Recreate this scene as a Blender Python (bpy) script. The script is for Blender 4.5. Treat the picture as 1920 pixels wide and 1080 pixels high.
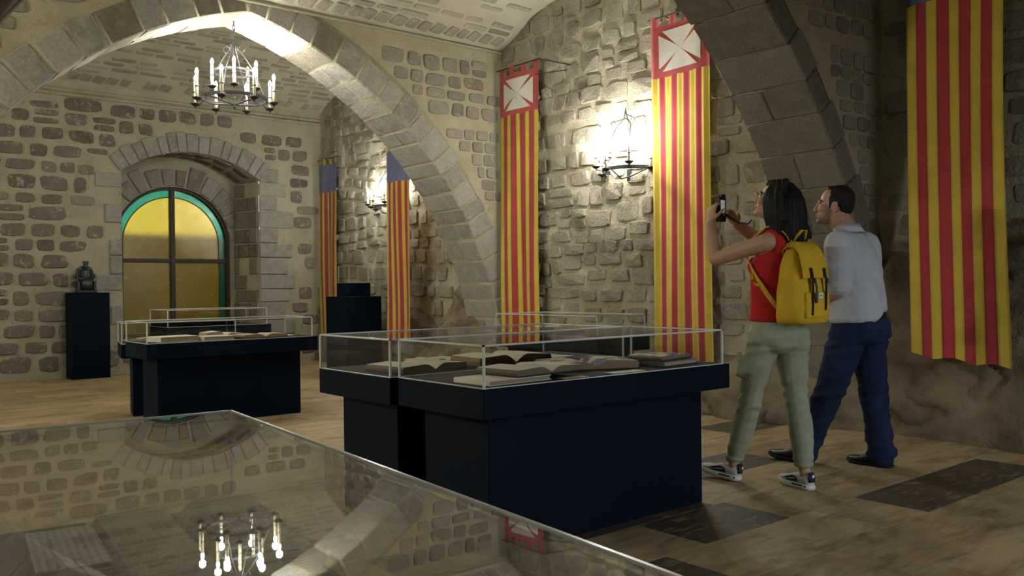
import bpy, bmesh, math, random
import numpy as np
from mathutils import Vector, Matrix

for o in list(bpy.data.objects):
    bpy.data.objects.remove(o)
scene = bpy.context.scene
COL = scene.collection

# ------------------------------------------------------------------ camera
F_PX, YAW, PITCH, ROLL, CAM_H = 1625.0, math.radians(50.37), math.radians(-0.129), 0.0113, 1.15
fw = Vector((math.cos(YAW) * math.cos(PITCH), math.sin(YAW) * math.cos(PITCH), math.sin(PITCH)))
r0 = fw.cross(Vector((0, 0, 1))).normalized()
u0 = r0.cross(fw)
cr = r0 * math.cos(ROLL) - u0 * math.sin(ROLL)
cu = u0 * math.cos(ROLL) + r0 * math.sin(ROLL)
cd = bpy.data.cameras.new('camera')
cam = bpy.data.objects.new('camera', cd)
COL.objects.link(cam)
cd.sensor_width = 36.0
cd.lens = 36.0 * F_PX / 1920.0
cd.clip_start = 0.05
mw = Matrix.Identity(4)
for i in range(3):
    mw[i][0] = cr[i]; mw[i][1] = cu[i]; mw[i][2] = -fw[i]
mw[2][3] = CAM_H
cam.matrix_world = mw
scene.camera = cam

# ------------------------------------------------------------------ world (overcast daylight outside the window) and exposure
world = bpy.data.worlds.new('overcast'); scene.world = world
world.use_nodes = True
bg = world.node_tree.nodes['Background']
bg.inputs[0].default_value = (0.84, 0.92, 1.0, 1)
bg.inputs[1].default_value = 3.0
scene.view_settings.view_transform = 'Standard'
scene.view_settings.look = 'None'
scene.view_settings.gamma = 1.0
scene.view_settings.use_curve_mapping = False
scene.view_settings.exposure = 0.40
CHANDELIER_W, SCONCE_MID_W, SCONCE_FAR_W, ADDED_NEAR_W, ADDED_LEFT_MID_W, ADDED_LEFT_FAR_W = 88.0, 86.0, 50.0, 32.0, 270.0, 125.0  # last three power the unseen lamps added on the left wall
ADDED_DOOR = (3.0, 5.3, 2.60)                                 # unseen archway added behind the photographer to let in daylight: x from, x to, height
pl = bpy.data.lights.new('added_doorway_portal', 'AREA'); pl.shape = 'RECTANGLE'; pl.size = ADDED_DOOR[1] - ADDED_DOOR[0]; pl.size_y = ADDED_DOOR[2]
pl.cycles.is_portal = True
po = bpy.data.objects.new('added_doorway_portal', pl); po.location = ((ADDED_DOOR[0] + ADDED_DOOR[1]) / 2, -1.36, ADDED_DOOR[2] / 2); po.rotation_euler = (math.pi / 2, 0, 0)
COL.objects.link(po)
LAMP_COL = (0.975, 0.97, 0.87)

# ------------------------------------------------------------------ room dimensions
XR, YB, Y1, Y2, TH = 6.5, 12.6, 7.97, 3.353, 0.60     # right wall, window wall, arcade near faces, arcade thickness
XL, YR = -3.0, -1.3                                     # left wall and rear wall, behind the photographer
ZS, RISE = 3.93, 0.50                                   # vault springing and rise
AX1, AX2, ACX, ACZ, AR = 3.37, 3.18, 2.43, -0.15, 4.055 # pointed arches: apex x of each, right-half centre, radius

# ------------------------------------------------------------------ mesh helpers
def link(o, parent=None):
    COL.objects.link(o)
    if parent is not None:
        o.parent = parent
    return o

def mesh_obj(name, verts, faces, mats, parent=None, smooth=False, loc=None, fmat=None):
    me = bpy.data.meshes.new(name)
    me.from_pydata([tuple(v) for v in verts], [], faces)
    if not isinstance(mats, (list, tuple)):
        mats = [mats]
    for m in mats:
        me.materials.append(m)
    if fmat is not None:
        me.polygons.foreach_set('material_index', fmat)
    if smooth:
        me.polygons.foreach_set('use_smooth', [True] * len(me.polygons))
    me.update()
    o = bpy.data.objects.new(name, me)
    if loc is not None:
        o.location = loc
    return link(o, parent)

def empty(name, loc, label, cat, group=None, rz=0.0):
    o = bpy.data.objects.new(name, None)
    o.location = loc
    o.rotation_euler = (0, 0, rz)
    o.empty_display_size = 0.1
    link(o)
    tag(o, label, cat, group)
    return o

def tag(o, label, cat, group=None):
    o['label'] = label
    o['category'] = cat
    if group:
        o['group'] = group
    return o

def structure(o):
    o['kind'] = 'structure'
    return o

class MB:
    """collects shapes into one mesh"""
    def __init__(self):
        self.v = []; self.f = []; self.m = []
    def add(self, vs, fs, mi=0):
        b = len(self.v)
        self.v += [tuple(x) for x in vs]
        self.f += [tuple(b + i for i in f) for f in fs]
        self.m += [mi] * len(fs)
        return self
    def box(self, x0, x1, y0, y1, z0, z1, c=0.0, mi=0):
        vs, fs = chamfer_box(x0, x1, y0, y1, z0, z1, c)
        return self.add(vs, fs, mi)
    def tube(self, pts, r, n=8, mi=0, cap=True):
        vs, fs = tube(pts, r, n, cap)
        return self.add(vs, fs, mi)
    def lathe(self, prof, n=12, c=(0, 0, 0), mi=0):
        vs = []; fs = []
        for (r, z) in prof:
            for k in range(n):
                a = 2 * math.pi * k / n
                vs.append((c[0] + r * math.cos(a), c[1] + r * math.sin(a), c[2] + z))
        for i in range(len(prof) - 1):
            for k in range(n):
                k2 = (k + 1) % n
                fs.append((i * n + k, i * n + k2, (i + 1) * n + k2, (i + 1) * n + k))
        fs.append(tuple(range(n))[::-1]); fs.append(tuple((len(prof) - 1) * n + k for k in range(n)))
        return self.add(vs, fs, mi)
    def obj(self, name, mats, parent=None, smooth=False, loc=None):
        return mesh_obj(name, self.v, self.f, mats, parent, smooth, loc, self.m)

def chamfer_box(x0, x1, y0, y1, z0, z1, c=0.0):
    if c <= 0:
        vs = [(x0, y0, z0), (x1, y0, z0), (x1, y1, z0), (x0, y1, z0), (x0, y0, z1), (x1, y0, z1), (x1, y1, z1), (x0, y1, z1)]
        return vs, [(0, 3, 2, 1), (4, 5, 6, 7), (0, 1, 5, 4), (1, 2, 6, 5), (2, 3, 7, 6), (3, 0, 4, 7)]
    vs = []
    idx = {}
    for i, x in enumerate((x0, x1)):
        for j, y in enumerate((y0, y1)):
            for k, z in enumerate((z0, z1)):
                sx, sy, sz = (1 - 2 * i) * c, (1 - 2 * j) * c, (1 - 2 * k) * c
                for ax, p in (('x', (x, y + sy, z + sz)), ('y', (x + sx, y, z + sz)), ('z', (x + sx, y + sy, z))):
                    idx[(i, j, k, ax)] = len(vs); vs.append(p)
    I = idx; fs = []
    for i in (0, 1):
        q = [I[(i, 0, 0, 'x')], I[(i, 1, 0, 'x')], I[(i, 1, 1, 'x')], I[(i, 0, 1, 'x')]]
        fs.append(q if i else q[::-1])
        q = [I[(0, i, 0, 'y')], I[(1, i, 0, 'y')], I[(1, i, 1, 'y')], I[(0, i, 1, 'y')]]
        fs.append(q[::-1] if i else q)
        q = [I[(0, 0, i, 'z')], I[(1, 0, i, 'z')], I[(1, 1, i, 'z')], I[(0, 1, i, 'z')]]
        fs.append(q if i else q[::-1])
    for j in (0, 1):
        for k in (0, 1):
            fs.append([I[(0, j, k, 'y')], I[(1, j, k, 'y')], I[(1, j, k, 'z')], I[(0, j, k, 'z')]])
            fs.append([I[(j, 0, k, 'x')], I[(j, 1, k, 'x')], I[(j, 1, k, 'z')], I[(j, 0, k, 'z')]])
            fs.append([I[(j, k, 0, 'x')], I[(j, k, 1, 'x')], I[(j, k, 1, 'y')], I[(j, k, 0, 'y')]])
    for i in (0, 1):
        for j in (0, 1):
            for k in (0, 1):
                fs.append([I[(i, j, k, 'x')], I[(i, j, k, 'y')], I[(i, j, k, 'z')]])
    return vs, [tuple(f) for f in fs]

def frames(pts):
    P = [Vector(p) for p in pts]
    T = []
    for i in range(len(P)):
        a = P[max(i - 1, 0)]; b = P[min(i + 1, len(P) - 1)]
        t = (b - a)
        T.append(t.normalized() if t.length > 1e-9 else Vector((0, 0, 1)))
    n = Vector((0, 0, 1)) if abs(T[0].z) < 0.9 else Vector((1, 0, 0))
    out = []
    for i, t in enumerate(T):
        n = (n - t * n.dot(t))
        if n.length < 1e-6:
            n = t.orthogonal()
        n.normalize()
        out.append((P[i], t, n, t.cross(n)))
    return out

def tube(pts, r, n=8, cap=True):
    fr = frames(pts)
    if not isinstance(r, (list, tuple)):
        r = [r] * len(fr)
    vs = []; fs = []
    for (p, t, a, b), rr in zip(fr, r):
        for k in range(n):
            th = 2 * math.pi * k / n
            vs.append(p + a * (rr * math.cos(th)) + b * (rr * math.sin(th)))
    for i in range(len(fr) - 1):
        for k in range(n):
            k2 = (k + 1) % n
            fs.append((i * n + k, i * n + k2, (i + 1) * n + k2, (i + 1) * n + k))
    if cap:
        fs.append(tuple(range(n))[::-1]); fs.append(tuple((len(fr) - 1) * n + k for k in range(n)))
    return vs, fs

def hash2(i, j, seed):
    n = (i.astype(np.int64) * 374761393 + j.astype(np.int64) * 668265263 + seed * 144269504) & 0xffffffff
    n = ((n ^ (n >> 13)) * 1274126177) & 0xffffffff
    return ((n ^ (n >> 16)) & 0xffff) / 65535.0

def vnoise(x, y, seed=0):
    x = np.asarray(x, float); y = np.asarray(y, float)
    i = np.floor(x); j = np.floor(y)
    u = x - i; v = y - j
    u = u * u * (3 - 2 * u); v = v * v * (3 - 2 * v)
    a = hash2(i, j, seed); b = hash2(i + 1, j, seed); c = hash2(i, j + 1, seed); d = hash2(i + 1, j + 1, seed)
    return (a * (1 - u) + b * u) * (1 - v) + (c * (1 - u) + d * u) * v - 0.5

def fbm(x, y, seed=0, octv=4):
    s = 0; amp = 1.0
    for k in range(octv):
        s = s + amp * vnoise(np.asarray(x) * 2 ** k + 13.7 * k, np.asarray(y) * 2 ** k + 7.1 * k, seed + k)
        amp *= 0.5
    return s

def sstep(a, b, x):
    t = np.clip((np.asarray(x, float) - a) / (b - a), 0, 1)
    return t * t * (3 - 2 * t)

# ------------------------------------------------------------------ materials
class NT:
    def __init__(self, name):
        self.m = bpy.data.materials.new(name)
        self.m.use_nodes = True
        self.t = self.m.node_tree
        self.b = self.t.nodes['Principled BSDF']
        self.out = self.t.nodes['Material Output']
    def n(self, kind, **kw):
        nd = self.t.nodes.new('ShaderNode' + kind)
        for k, v in kw.items():
            setattr(nd, k, v)
        return nd
    def l(self, a, b):
        self.t.links.new(a, b)
    def noise(self, scale, detail=5, rough=0.6, coord=None, dist=0.0):
        nd = self.n('TexNoise'); nd.inputs['Scale'].default_value = scale
        nd.inputs['Detail'].default_value = detail; nd.inputs['Roughness'].default_value = rough
        nd.inputs['Distortion'].default_value = dist
        self.l(coord if coord else self.pos(), nd.inputs['Vector'])
        return nd.outputs['Fac']
    def pos(self):
        if not hasattr(self, '_p'):
            self._p = self.n('NewGeometry').outputs['Position']
        return self._p
    def ramp(self, fac, stops):
        r = self.n('ValToRGB')
        e = r.color_ramp.elements
        while len(e) < len(stops):
            e.new(0.5)
        for k, (p, c) in enumerate(stops):
            e[k].position = p; e[k].color = (c[0], c[1], c[2], 1) if len(c) == 3 else c
        self.l(fac, r.inputs[0])
        return r.outputs[0]
    def mix(self, fac, a, b, mode='MIX'):
        x = self.n('Mix', data_type='RGBA', blend_type=mode)
        for s, v in ((x.inputs[0], fac), (x.inputs[6], a), (x.inputs[7], b)):
            if isinstance(v, (int, float)):
                s.default_value = v
            elif isinstance(v, (tuple, list)):
                s.default_value = (v[0], v[1], v[2], 1)
            else:
                self.l(v, s)
        return x.outputs[2]
    def math(self, op, a, b=0.0):
        x = self.n('Math', operation=op)
        for s, v in ((x.inputs[0], a), (x.inputs[1], b)):
            if isinstance(v, (int, float)):
                s.default_value = v
            else:
                self.l(v, s)
        return x.outputs[0]
    def bump(self, h, strength=0.3, dist=0.01):
        b = self.n('Bump'); b.inputs['Strength'].default_value = strength; b.inputs['Distance'].default_value = dist
        self.l(h, b.inputs['Height']); self.l(b.outputs[0], self.b.inputs['Normal'])
    def rnd(self):
        return self.n('ObjectInfo').outputs['Random']
    def col(self, c):
        self.l(c, self.b.inputs['Base Color']) if not isinstance(c, tuple) else setattr(self.b.inputs['Base Color'], 'default_value', (*c, 1))
    def set(self, **kw):
        for k, v in kw.items():
            self.b.inputs[k.replace('_', ' ')].default_value = v
        return self

def mat_stone(name, stops, mottle, scale=7, bscale=45, bump=0.5, dist=0.012, rough=0.9, smear=None):
    """stops: colours picked per stone at random, mottle: colour of blotches"""
    t = NT(name)
    base = t.ramp(t.rnd(), stops)
    n1 = t.noise(scale, 6, 0.65)
    blot = t.ramp(n1, [(0.42, (0, 0, 0)), (0.68, (1, 1, 1))])
    c = t.mix(t.math('MULTIPLY', blot, 0.7), base, mottle)
    if smear:                      # mortar dragged over the face of the stone
        c = t.mix(t.ramp(t.noise(smear[1], 7, 0.72, None, 0.6), [(smear[2], (0, 0, 0)), (smear[2] + 0.05, (1, 1, 1))]), c, smear[0])
    n2 = t.noise(bscale, 6, 0.7)
    c = t.mix(0.55, c, t.ramp(n2, [(0.3, (0.45, 0.45, 0.45)), (0.7, (1.0, 1.0, 1.0))]), 'MULTIPLY')
    t.col(c)
    t.bump(t.math('ADD', n2, t.math('MULTIPLY', n1, 1.5)), bump, dist)
    t.set(Roughness=rough); t.b.inputs['Specular IOR Level'].default_value = 0.25
    return t.m

def mat_plain(name, c1, c2=None, scale=8, rough=0.8, bump=0.0, bscale=60, dist=0.005, spec=0.3, rndv=0.0):
    t = NT(name)
    if c2 is None:
        c = t.mix(0.0, c1, c1)
    else:
        c = t.ramp(t.noise(scale, 6, 0.62), [(0.32, c1), (0.68, c2)])
    if rndv:
        c = t.mix(1.0, c, t.ramp(t.rnd(), [(0.0, (1 - rndv,) * 3), (1.0, (1.0,) * 3)]), 'MULTIPLY')
    t.col(c)
    if bump:
        t.bump(t.noise(bscale, 6, 0.65), bump, dist)
    t.set(Roughness=rough); t.b.inputs['Specular IOR Level'].default_value = spec
    return t.m

def mat_mortar(name, c1, c2, grit, scale=3.0, bump=0.7, bscale=50, dist=0.014, th=0.60):
    t = NT(name)
    c = t.ramp(t.noise(scale, 6, 0.62), [(0.32, c1), (0.68, c2)])
    c = t.mix(t.ramp(t.noise(8, 7, 0.72, None, 0.8), [(th, (0, 0, 0)), (th + 0.06, (0.75, 0.75, 0.75))]), c, grit)   # stone showing through
    n2 = t.noise(bscale, 6, 0.7)
    c = t.mix(0.35, c, t.ramp(n2, [(0.3, (0.5, 0.5, 0.5)), (0.7, (1, 1, 1))]), 'MULTIPLY')
    t.col(c); t.bump(t.math('ADD', n2, t.noise(12, 5, 0.6)), bump, dist)
    t.set(Roughness=0.95); t.b.inputs['Specular IOR Level'].default_value = 0.2
    return t.m
MORTAR = mat_mortar('mortar', (0.38, 0.345, 0.25), (0.48, 0.445, 0.34), (0.22, 0.19, 0.145))
MORTAR_Y = mat_mortar('yellow_mortar', (0.37, 0.33, 0.215), (0.46, 0.42, 0.30), (0.27, 0.24, 0.18))
MORTAR_PALE = mat_mortar('pale_mortar', (0.38, 0.335, 0.235), (0.52, 0.47, 0.35), (0.27, 0.235, 0.175), 2.5, 0.9, 40, 0.022, 0.57)
ROCK = mat_plain('bedrock', (0.13, 0.095, 0.06), (0.30, 0.235, 0.155), 2.2, 0.95, 0.9, 22, 0.04)
STONE_DARK = mat_stone('brown_rubble_stone', [(0, (0.135, 0.105, 0.085)), (0.35, (0.175, 0.145, 0.12)), (0.7, (0.20, 0.17, 0.145)), (0.9, (0.20, 0.15, 0.125)), (1, (0.30, 0.27, 0.22))], (0.27, 0.235, 0.18), smear=((0.40, 0.365, 0.275), 11, 0.57))
STONE_GREY = mat_stone('grey_rubble_stone', [(0, (0.19, 0.165, 0.14)), (0.4, (0.26, 0.235, 0.20)), (0.8, (0.31, 0.28, 0.235)), (1, (0.22, 0.18, 0.14))], (0.36, 0.33, 0.26), smear=((0.38, 0.345, 0.24), 10, 0.58))
STONE_PALE = mat_stone('pale_rubble_stone', [(0, (0.27, 0.235, 0.185)), (0.4, (0.35, 0.31, 0.245)), (0.8, (0.42, 0.375, 0.30)), (1, (0.29, 0.245, 0.19))], (0.44, 0.40, 0.31), bump=0.9, dist=0.025, smear=((0.46, 0.415, 0.31), 9, 0.56))
ASHLAR = mat_stone('grey_ashlar', [(0, (0.27, 0.25, 0.22)), (0.5, (0.33, 0.31, 0.28)), (1, (0.39, 0.365, 0.325))], (0.47, 0.44, 0.37), 9, 40, 0.7, 0.016, smear=((0.45, 0.42, 0.34), 8, 0.61))
ASHLAR_BR = mat_stone('brown_ashlar', [(0, (0.20, 0.17, 0.13)), (0.5, (0.25, 0.22, 0.17)), (1, (0.30, 0.26, 0.205))], (0.33, 0.29, 0.22), 9, 55, 0.9, 0.02)
VAULT_PL = mat_plain('vault_plaster', (0.40, 0.365, 0.28), (0.50, 0.465, 0.365), 2.0, 0.95, 0.5, 30, 0.012)
BRICK = mat_stone('vault_stone', [(0, (0.27, 0.235, 0.18)), (0.5, (0.34, 0.305, 0.24)), (1, (0.43, 0.395, 0.32))], (0.46, 0.42, 0.34), 6, 40, 0.4)

# ------------------------------------------------------------------ masonry generator
def superpoly(rng, ca, cz, hw, hh, n=10, p=4.2, jit=0.09):
    """irregular rounded quadrilateral"""
    q = [(sx * (1 - rng.uniform(0, jit * 1.6)), sz * (1 - rng.uniform(0, jit * 1.6)) ) for sx, sz in ((-1, -1), (1, -1), (1, 1), (-1, 1))]
    pts = []
    for i in range(n):
        th = 2 * math.pi * (i + 0.5) / n
        c, s = math.cos(th), math.sin(th)
        x = math.copysign(abs(c) ** (2 / p), c) * (1 - rng.uniform(0, jit * 0.8))
        y = math.copysign(abs(s) ** (2 / p), s) * (1 - rng.uniform(0, jit * 0.8))
        u, v = (x + 1) / 2, (y + 1) / 2
        X_ = (q[0][0] * (1 - u) + q[1][0] * u) * (1 - v) + (q[3][0] * (1 - u) + q[2][0] * u) * v
        Z_ = (q[0][1] * (1 - u) + q[1][1] * u) * (1 - v) + (q[3][1] * (1 - u) + q[2][1] * u) * v
        pts.append((ca + hw * X_, cz + hh * Z_))
    return pts

def courses(seed, a0, a1, z0, z1, hr, wr, gap, ok, wob=0.02, p=4.2, jit=0.09, drop=0.0):
    rng = random.Random(seed)
    out = []
    z = z0; k = 0
    while z < z1:
        h = rng.uniform(*hr)
        a = a0 - rng.uniform(0, wr[1])
        while a < a1:
            w = rng.uniform(*wr)
            if rng.random() < 0.10:
                w *= 1.5
            ca = a + w / 2
            cz = z + h / 2 + wob * 2 * float(vnoise(ca * 1.1, k * 0.35, seed + 5))
            hh = h / 2 - gap * rng.uniform(0.6, 1.4); hw = w / 2 - gap * rng.uniform(0.6, 1.4)
            parts = [(ca, cz, hw, hh)]
            if rng.random() < 0.08 and h > 0.19:
                parts = [(ca, cz - h / 4, hw, hh / 2 - gap * 0.4), (ca, cz + h / 4, hw, hh / 2 - gap * 0.4)]
            for (pa, pz, pw, ph) in parts:
                if rng.random() >= drop and ph > 0.02 and pw > 0.02 and all(ok(pa + sx * pw * 0.75, pz + sz * ph * 0.75) for sx in (-1, 1) for sz in (-1, 1)):
                    out.append((rng, pa, pz, superpoly(rng, pa, pz, pw, ph, 10, p, jit)))
            a += w
        z += h; k += 1
    return out

def lay_stones(parent, cells, mp, disp, proud, mat, name='stone', score=None, limit=300, tilt=0.25, follow=0.85, smooth=False):
    """every cell becomes a stone of its own under parent; beyond the limit the rest is one stuff part"""
    if score is not None:
        cells = sorted(cells, key=lambda c: score(c[1], c[2]))
    rest = MB()
    for ci, (rng, ca, cz, poly) in enumerate(cells):
        n = len(poly)
        pr = rng.uniform(*proud)
        A = np.array(poly)
        tx, tz = rng.uniform(-tilt, tilt) * pr / 0.1, rng.uniform(-tilt, tilt) * pr / 0.1
        c0 = np.array([ca, cz])
        rings = [(1.0, -0.03), (0.985, pr * 0.62), (0.90, pr)]
        L = []; D = []
        for s, d in rings:
            q = c0 + (A - c0) * s
            L.append(q)
            D.append(np.full(n, d) + (0 if d < 0 else 1) * ((q[:, 0] - ca) * tx + (q[:, 1] - cz) * tz) + (0 if d < pr else 1) * np.array([rng.uniform(-0.12, 0.12) * pr for _ in range(n)]))
        L.append(c0[None, :]); D.append(np.array([pr * rng.uniform(0.95, 1.25)]))
        Q = np.vstack(L); Dd = np.concatenate(D)
        Dd = Dd + disp(Q[:, 0], Q[:, 1]) * follow + (1 - follow) * float(disp(np.array([ca]), np.array([cz]))[0])
        W = mp(Q[:, 0], Q[:, 1], Dd)
        org = W[-1].copy()
        fs = []
        for r in range(2):
            for i in range(n):
                j = (i + 1) % n
                fs.append((r * n + i, r * n + j, (r + 1) * n + j, (r + 1) * n + i))
        for i in range(n):
            fs.append((2 * n + i, 2 * n + (i + 1) % n, 3 * n))
        if ci < limit:
            mesh_obj(name, W - org, fs, mat, parent, smooth, tuple(org))
        else:
            rest.add(W, fs)
    if rest.v:
        o = rest.obj(name + '_remainder', mat, parent, smooth)
        o['kind'] = 'stuff'

def grid_obj(name, A, Z, mp, disp, mats, matfn=None, hole=None):
    na, nz = len(A), len(Z)
    aa, zz = np.meshgrid(A, Z, indexing='ij')
    a = aa.ravel(); z = zz.ravel()
    W = mp(a, z, disp(a, z))
    fs = []; fm = []
    for i in range(na - 1):
        for j in range(nz - 1):
            if hole is not None and hole(0.5 * (A[i] + A[i + 1]), 0.5 * (Z[j] + Z[j + 1])):
                continue
            fs.append((i * nz + j, (i + 1) * nz + j, (i + 1) * nz + j + 1, i * nz + j + 1))
            if matfn is not None:
                fm.append((i, j))
    if matfn is not None:
        ca = np.array([0.5 * (A[i] + A[i + 1]) for i, j in fm]); cz = np.array([0.5 * (Z[j] + Z[j + 1]) for i, j in fm])
        mi = matfn(ca, cz).astype(int).tolist()
    else:
        mi = [0] * len(fs)
    return structure(mesh_obj(name, W, fs, mats, None, True, None, mi))
# ================================================================== STRUCTURE
# ---- floor: rows of stone slabs 0.40 m wide
def mat_floor():
    t = NT('worn_brown_floor_stone')
    base = t.ramp(t.rnd(), [(0.0, (0.27, 0.19, 0.095)), (0.35, (0.34, 0.25, 0.135)), (0.75, (0.39, 0.295, 0.165)), (1.0, (0.23, 0.155, 0.08))])
    mp_ = t.n('Mapping'); mp_.inputs['Scale'].default_value = (1.0, 3.2, 1.0); mp_.inputs['Rotation'].default_value = (0, 0, 0.5)
    t.l(t.pos(), mp_.inputs['Vector'])
    n1 = t.noise(3.4, 8, 0.68, mp_.outputs[0], 1.2)
    c = t.mix(t.ramp(n1, [(0.40, (0, 0, 0)), (0.72, (0.8, 0.8, 0.8))]), base, (0.48, 0.375, 0.22))
    c = t.mix(t.ramp(t.noise(2.1, 7, 0.7, mp_.outputs[0], 0.6), [(0.5, (0, 0, 0)), (0.66, (0.85, 0.85, 0.85))]), c, (0.15, 0.10, 0.05))
    t.col(c)
    t.bump(t.noise(14, 7, 0.7), 0.35, 0.01)
    t.set(Roughness=0.55); t.b.inputs['Specular IOR Level'].default_value = 0.35
    return t.m
def mat_slate():
    t = NT('dark_slate_floor_stone')
    base = t.ramp(t.rnd(), [(0.0, (0.070, 0.055, 0.038)), (1.0, (0.085, 0.070, 0.052))])
    mp_ = t.n('Mapping'); mp_.inputs['Scale'].default_value = (0.8, 3.4, 1.0); mp_.inputs['Rotation'].default_value = (0, 0, 0.75)
    t.l(t.pos(), mp_.inputs['Vector'])
    n1 = t.noise(7.0, 8, 0.62, mp_.outputs[0], 1.0)
    c = t.mix(t.ramp(n1, [(0.54, (0, 0, 0)), (0.64, (0.8, 0.8, 0.8))]), base, (0.25, 0.20, 0.12))
    t.col(c)
    t.bump(t.noise(18, 7, 0.7), 0.4, 0.01)
    t.set(Roughness=0.5); t.b.inputs['Specular IOR Level'].default_value = 0.35
    return t.m
FLOOR, SLATE = mat_floor(), mat_slate()
GROUT = mat_plain('floor_joint', (0.15, 0.11, 0.065), (0.21, 0.16, 0.10), 9, 0.95)
floor = structure(MB().box(XL - 0.3, XR + 0.5, YR - 0.3, YB + 0.8, -0.20, -0.006).obj('floor', GROUT))
DARK_TILES = [(2.20, 2.8), (2.20, 3.4), (2.20, 4.6), (2.20, 5.3), (3.00, 2.5), (2.61, 2.0), (3.40, 4.35), (2.60, 3.2)]
vs, fs = chamfer_box(-0.5, 0.5, -0.5, 0.5, -0.02, 0.0, 0.002)
tile_me = {}
for key, m_ in (('f', FLOOR), ('s', SLATE)):
    o = mesh_obj('floor_slab', vs, fs, m_); tile_me[key] = o.data; bpy.data.objects.remove(o)
rng = random.Random(4)
tiles = []
row = 0
y = 2.013 - 0.4 * 6
fixed = {2.013: [2.02, 2.83, 3.40, 3.955, 4.35, 4.90, 5.88, 6.6], 2.413: [1.9, 2.55, 3.1, 3.75, 4.30, 5.1, 5.7, 6.6]}
while y < YB + 0.6:
    key = [k for k in fixed if abs(k - y) < 0.01]
    if key:
        xs = fixed[key[0]]
    else:
        x = -0.2 + rng.uniform(-0.5, 0); xs = [x]
        while x < XR + 0.1:
            x += rng.uniform(0.5, 1.25); xs.append(x)
    for x0, x1 in zip(xs[:-1], xs[1:]):
        tiles.append((x0, x1, y, y + 0.40))
    y += 0.40
tiles.sort(key=lambda t: (t[0] + t[1]) ** 2 + (t[2] + t[3]) ** 2 if (t[3] > 1.2 and t[1] > 0.8) else 1e6)
rest = MB()
for i, (x0, x1, y0_, y1_) in enumerate(tiles):
    cx, cy = (x0 + x1) / 2, (y0_ + y1_) / 2
    dark = any(abs(cy - a) < 0.2 and x0 < b < x1 for a, b in DARK_TILES) or (rng.random() < 0.04)
    if i < 298:
        o = bpy.data.objects.new('floor_slab', tile_me['s' if dark else 'f'])
        o.location = (cx, cy, rng.uniform(-0.0015, 0.0))
        o.scale = (x1 - x0 - 0.003, y1_ - y0_ - 0.003, 1)
        link(o, floor)
    else:
        rest.box(x0 + 0.004, x1 - 0.004, y0_ + 0.004, y1_ - 0.004, -0.02, 0.0)
if rest.v:
    o = rest.obj('floor_slab_remainder', FLOOR, floor); o['kind'] = 'stuff'

# ---- right wall in three bays, bedrock at its foot
def zrock(y):
    y = np.asarray(y, float)
    near = 1.50 + 0.25 * vnoise(y * 1.3, 0.3 * y, 3)
    mid = 0.42 + 0.30 * vnoise(y * 1.1, 2.2, 5)
    far = 0.75 + 0.4 * vnoise(y * 1.2, 5.1, 8) + 0.55 * sstep(9.4, 8.8, y)
    r = near + (mid - near) * sstep(3.2, 3.9, y)
    return r + (far - r) * sstep(7.9, 8.6, y)
def foot(y):
    return np.interp(y, [-1.4, 1.5, 2.3, 2.8, 3.3, 3.9, 4.5, 5.2, 6.5, 8.0, 8.7, 9.5, 12.8], [0.2, 0.2, 0.17, 0.05, 0.0, 0.18, 0.34, 0.25, 0.1, 0.05, 0.25, 0.1, 0.05])
def d_right(y, z):
    y = np.asarray(y, float); z = np.asarray(z, float)
    up = 0.07 * fbm(y * 0.9, z * 0.9, 11, 3) + 0.05 * fbm(y * 3.0, z * 3.6, 21, 2)
    zr = zrock(y)
    m = sstep(0.0, 0.16, zr - z)
    rid = np.abs(fbm(y * 0.8 + 0.6 * z, z * 2.6 - 0.4 * y, 31, 4))
    rock = 0.02 + 0.12 * (0.5 - rid) + 0.10 * fbm(y * 1.2, z * 2.0, 41, 5) + 0.04 * fbm(y * 7 + 3 * z, z * 10, 51, 3) - 0.05 * np.exp(-(fbm(y * 1.3 + 0.9 * z, z * 2.4 - 0.8 * y, 58, 3) / 0.035) ** 2) + foot(y) * np.exp(-(np.maximum(z, 0) / 0.36) ** 2) + 0.03
    d = up * (1 - m) + rock * m
    cave = sstep(3.30, 3.05, y) * sstep(1.46, 1.38, z) * sstep(0.95, 1.25, z)       # hollow under the rock ledge
    d = d - cave * (0.34 + 0.2 * sstep(2.5, 2.2, y))
    ledge = sstep(3.30, 3.10, y) * np.exp(-((z - 1.50) / 0.07) ** 2)
    d = d + ledge * 0.07
    lump = sstep(3.4, 3.2, y) * np.exp(-((z - 2.05) / 0.25) ** 2) * 0.02
    return d + lump
def mp_right(a, z, d):
    return np.stack([XR - d, a, z], 1)
def right_mat(a, z):
    return (z < zrock(a) + 0.06 * fbm(a * 5, z * 5, 77, 2))
walls_right = []
for nm, ya, yb in (('wall_right_near', YR - 0.2, Y2 + 0.3), ('wall_right_middle', Y2 + 0.3, Y1 + 0.3), ('wall_right_far', Y1 + 0.3, YB + 0.1)):
    A = np.linspace(ya, yb, int((yb - ya) / 0.028)); Zs = np.linspace(-0.05, 4.75, 172)
    walls_right.append(grid_obj(nm, A, Zs, mp_right, d_right, [MORTAR_PALE, ROCK], right_mat))
ok = lambda lo, hi: (lambda a, z: lo < a < hi and z > float(zrock(a)) + 0.02 and z < 4.62)
lay_stones(walls_right[0], courses(101, 1.0, Y2 - 0.02, 0.6, 4.2, (0.13, 0.23), (0.17, 0.40), 0.003, ok(0.9, Y2), 0.07, 6.0, 0.17), mp_right, d_right, (0.008, 0.035), STONE_PALE, limit=290)
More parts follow.
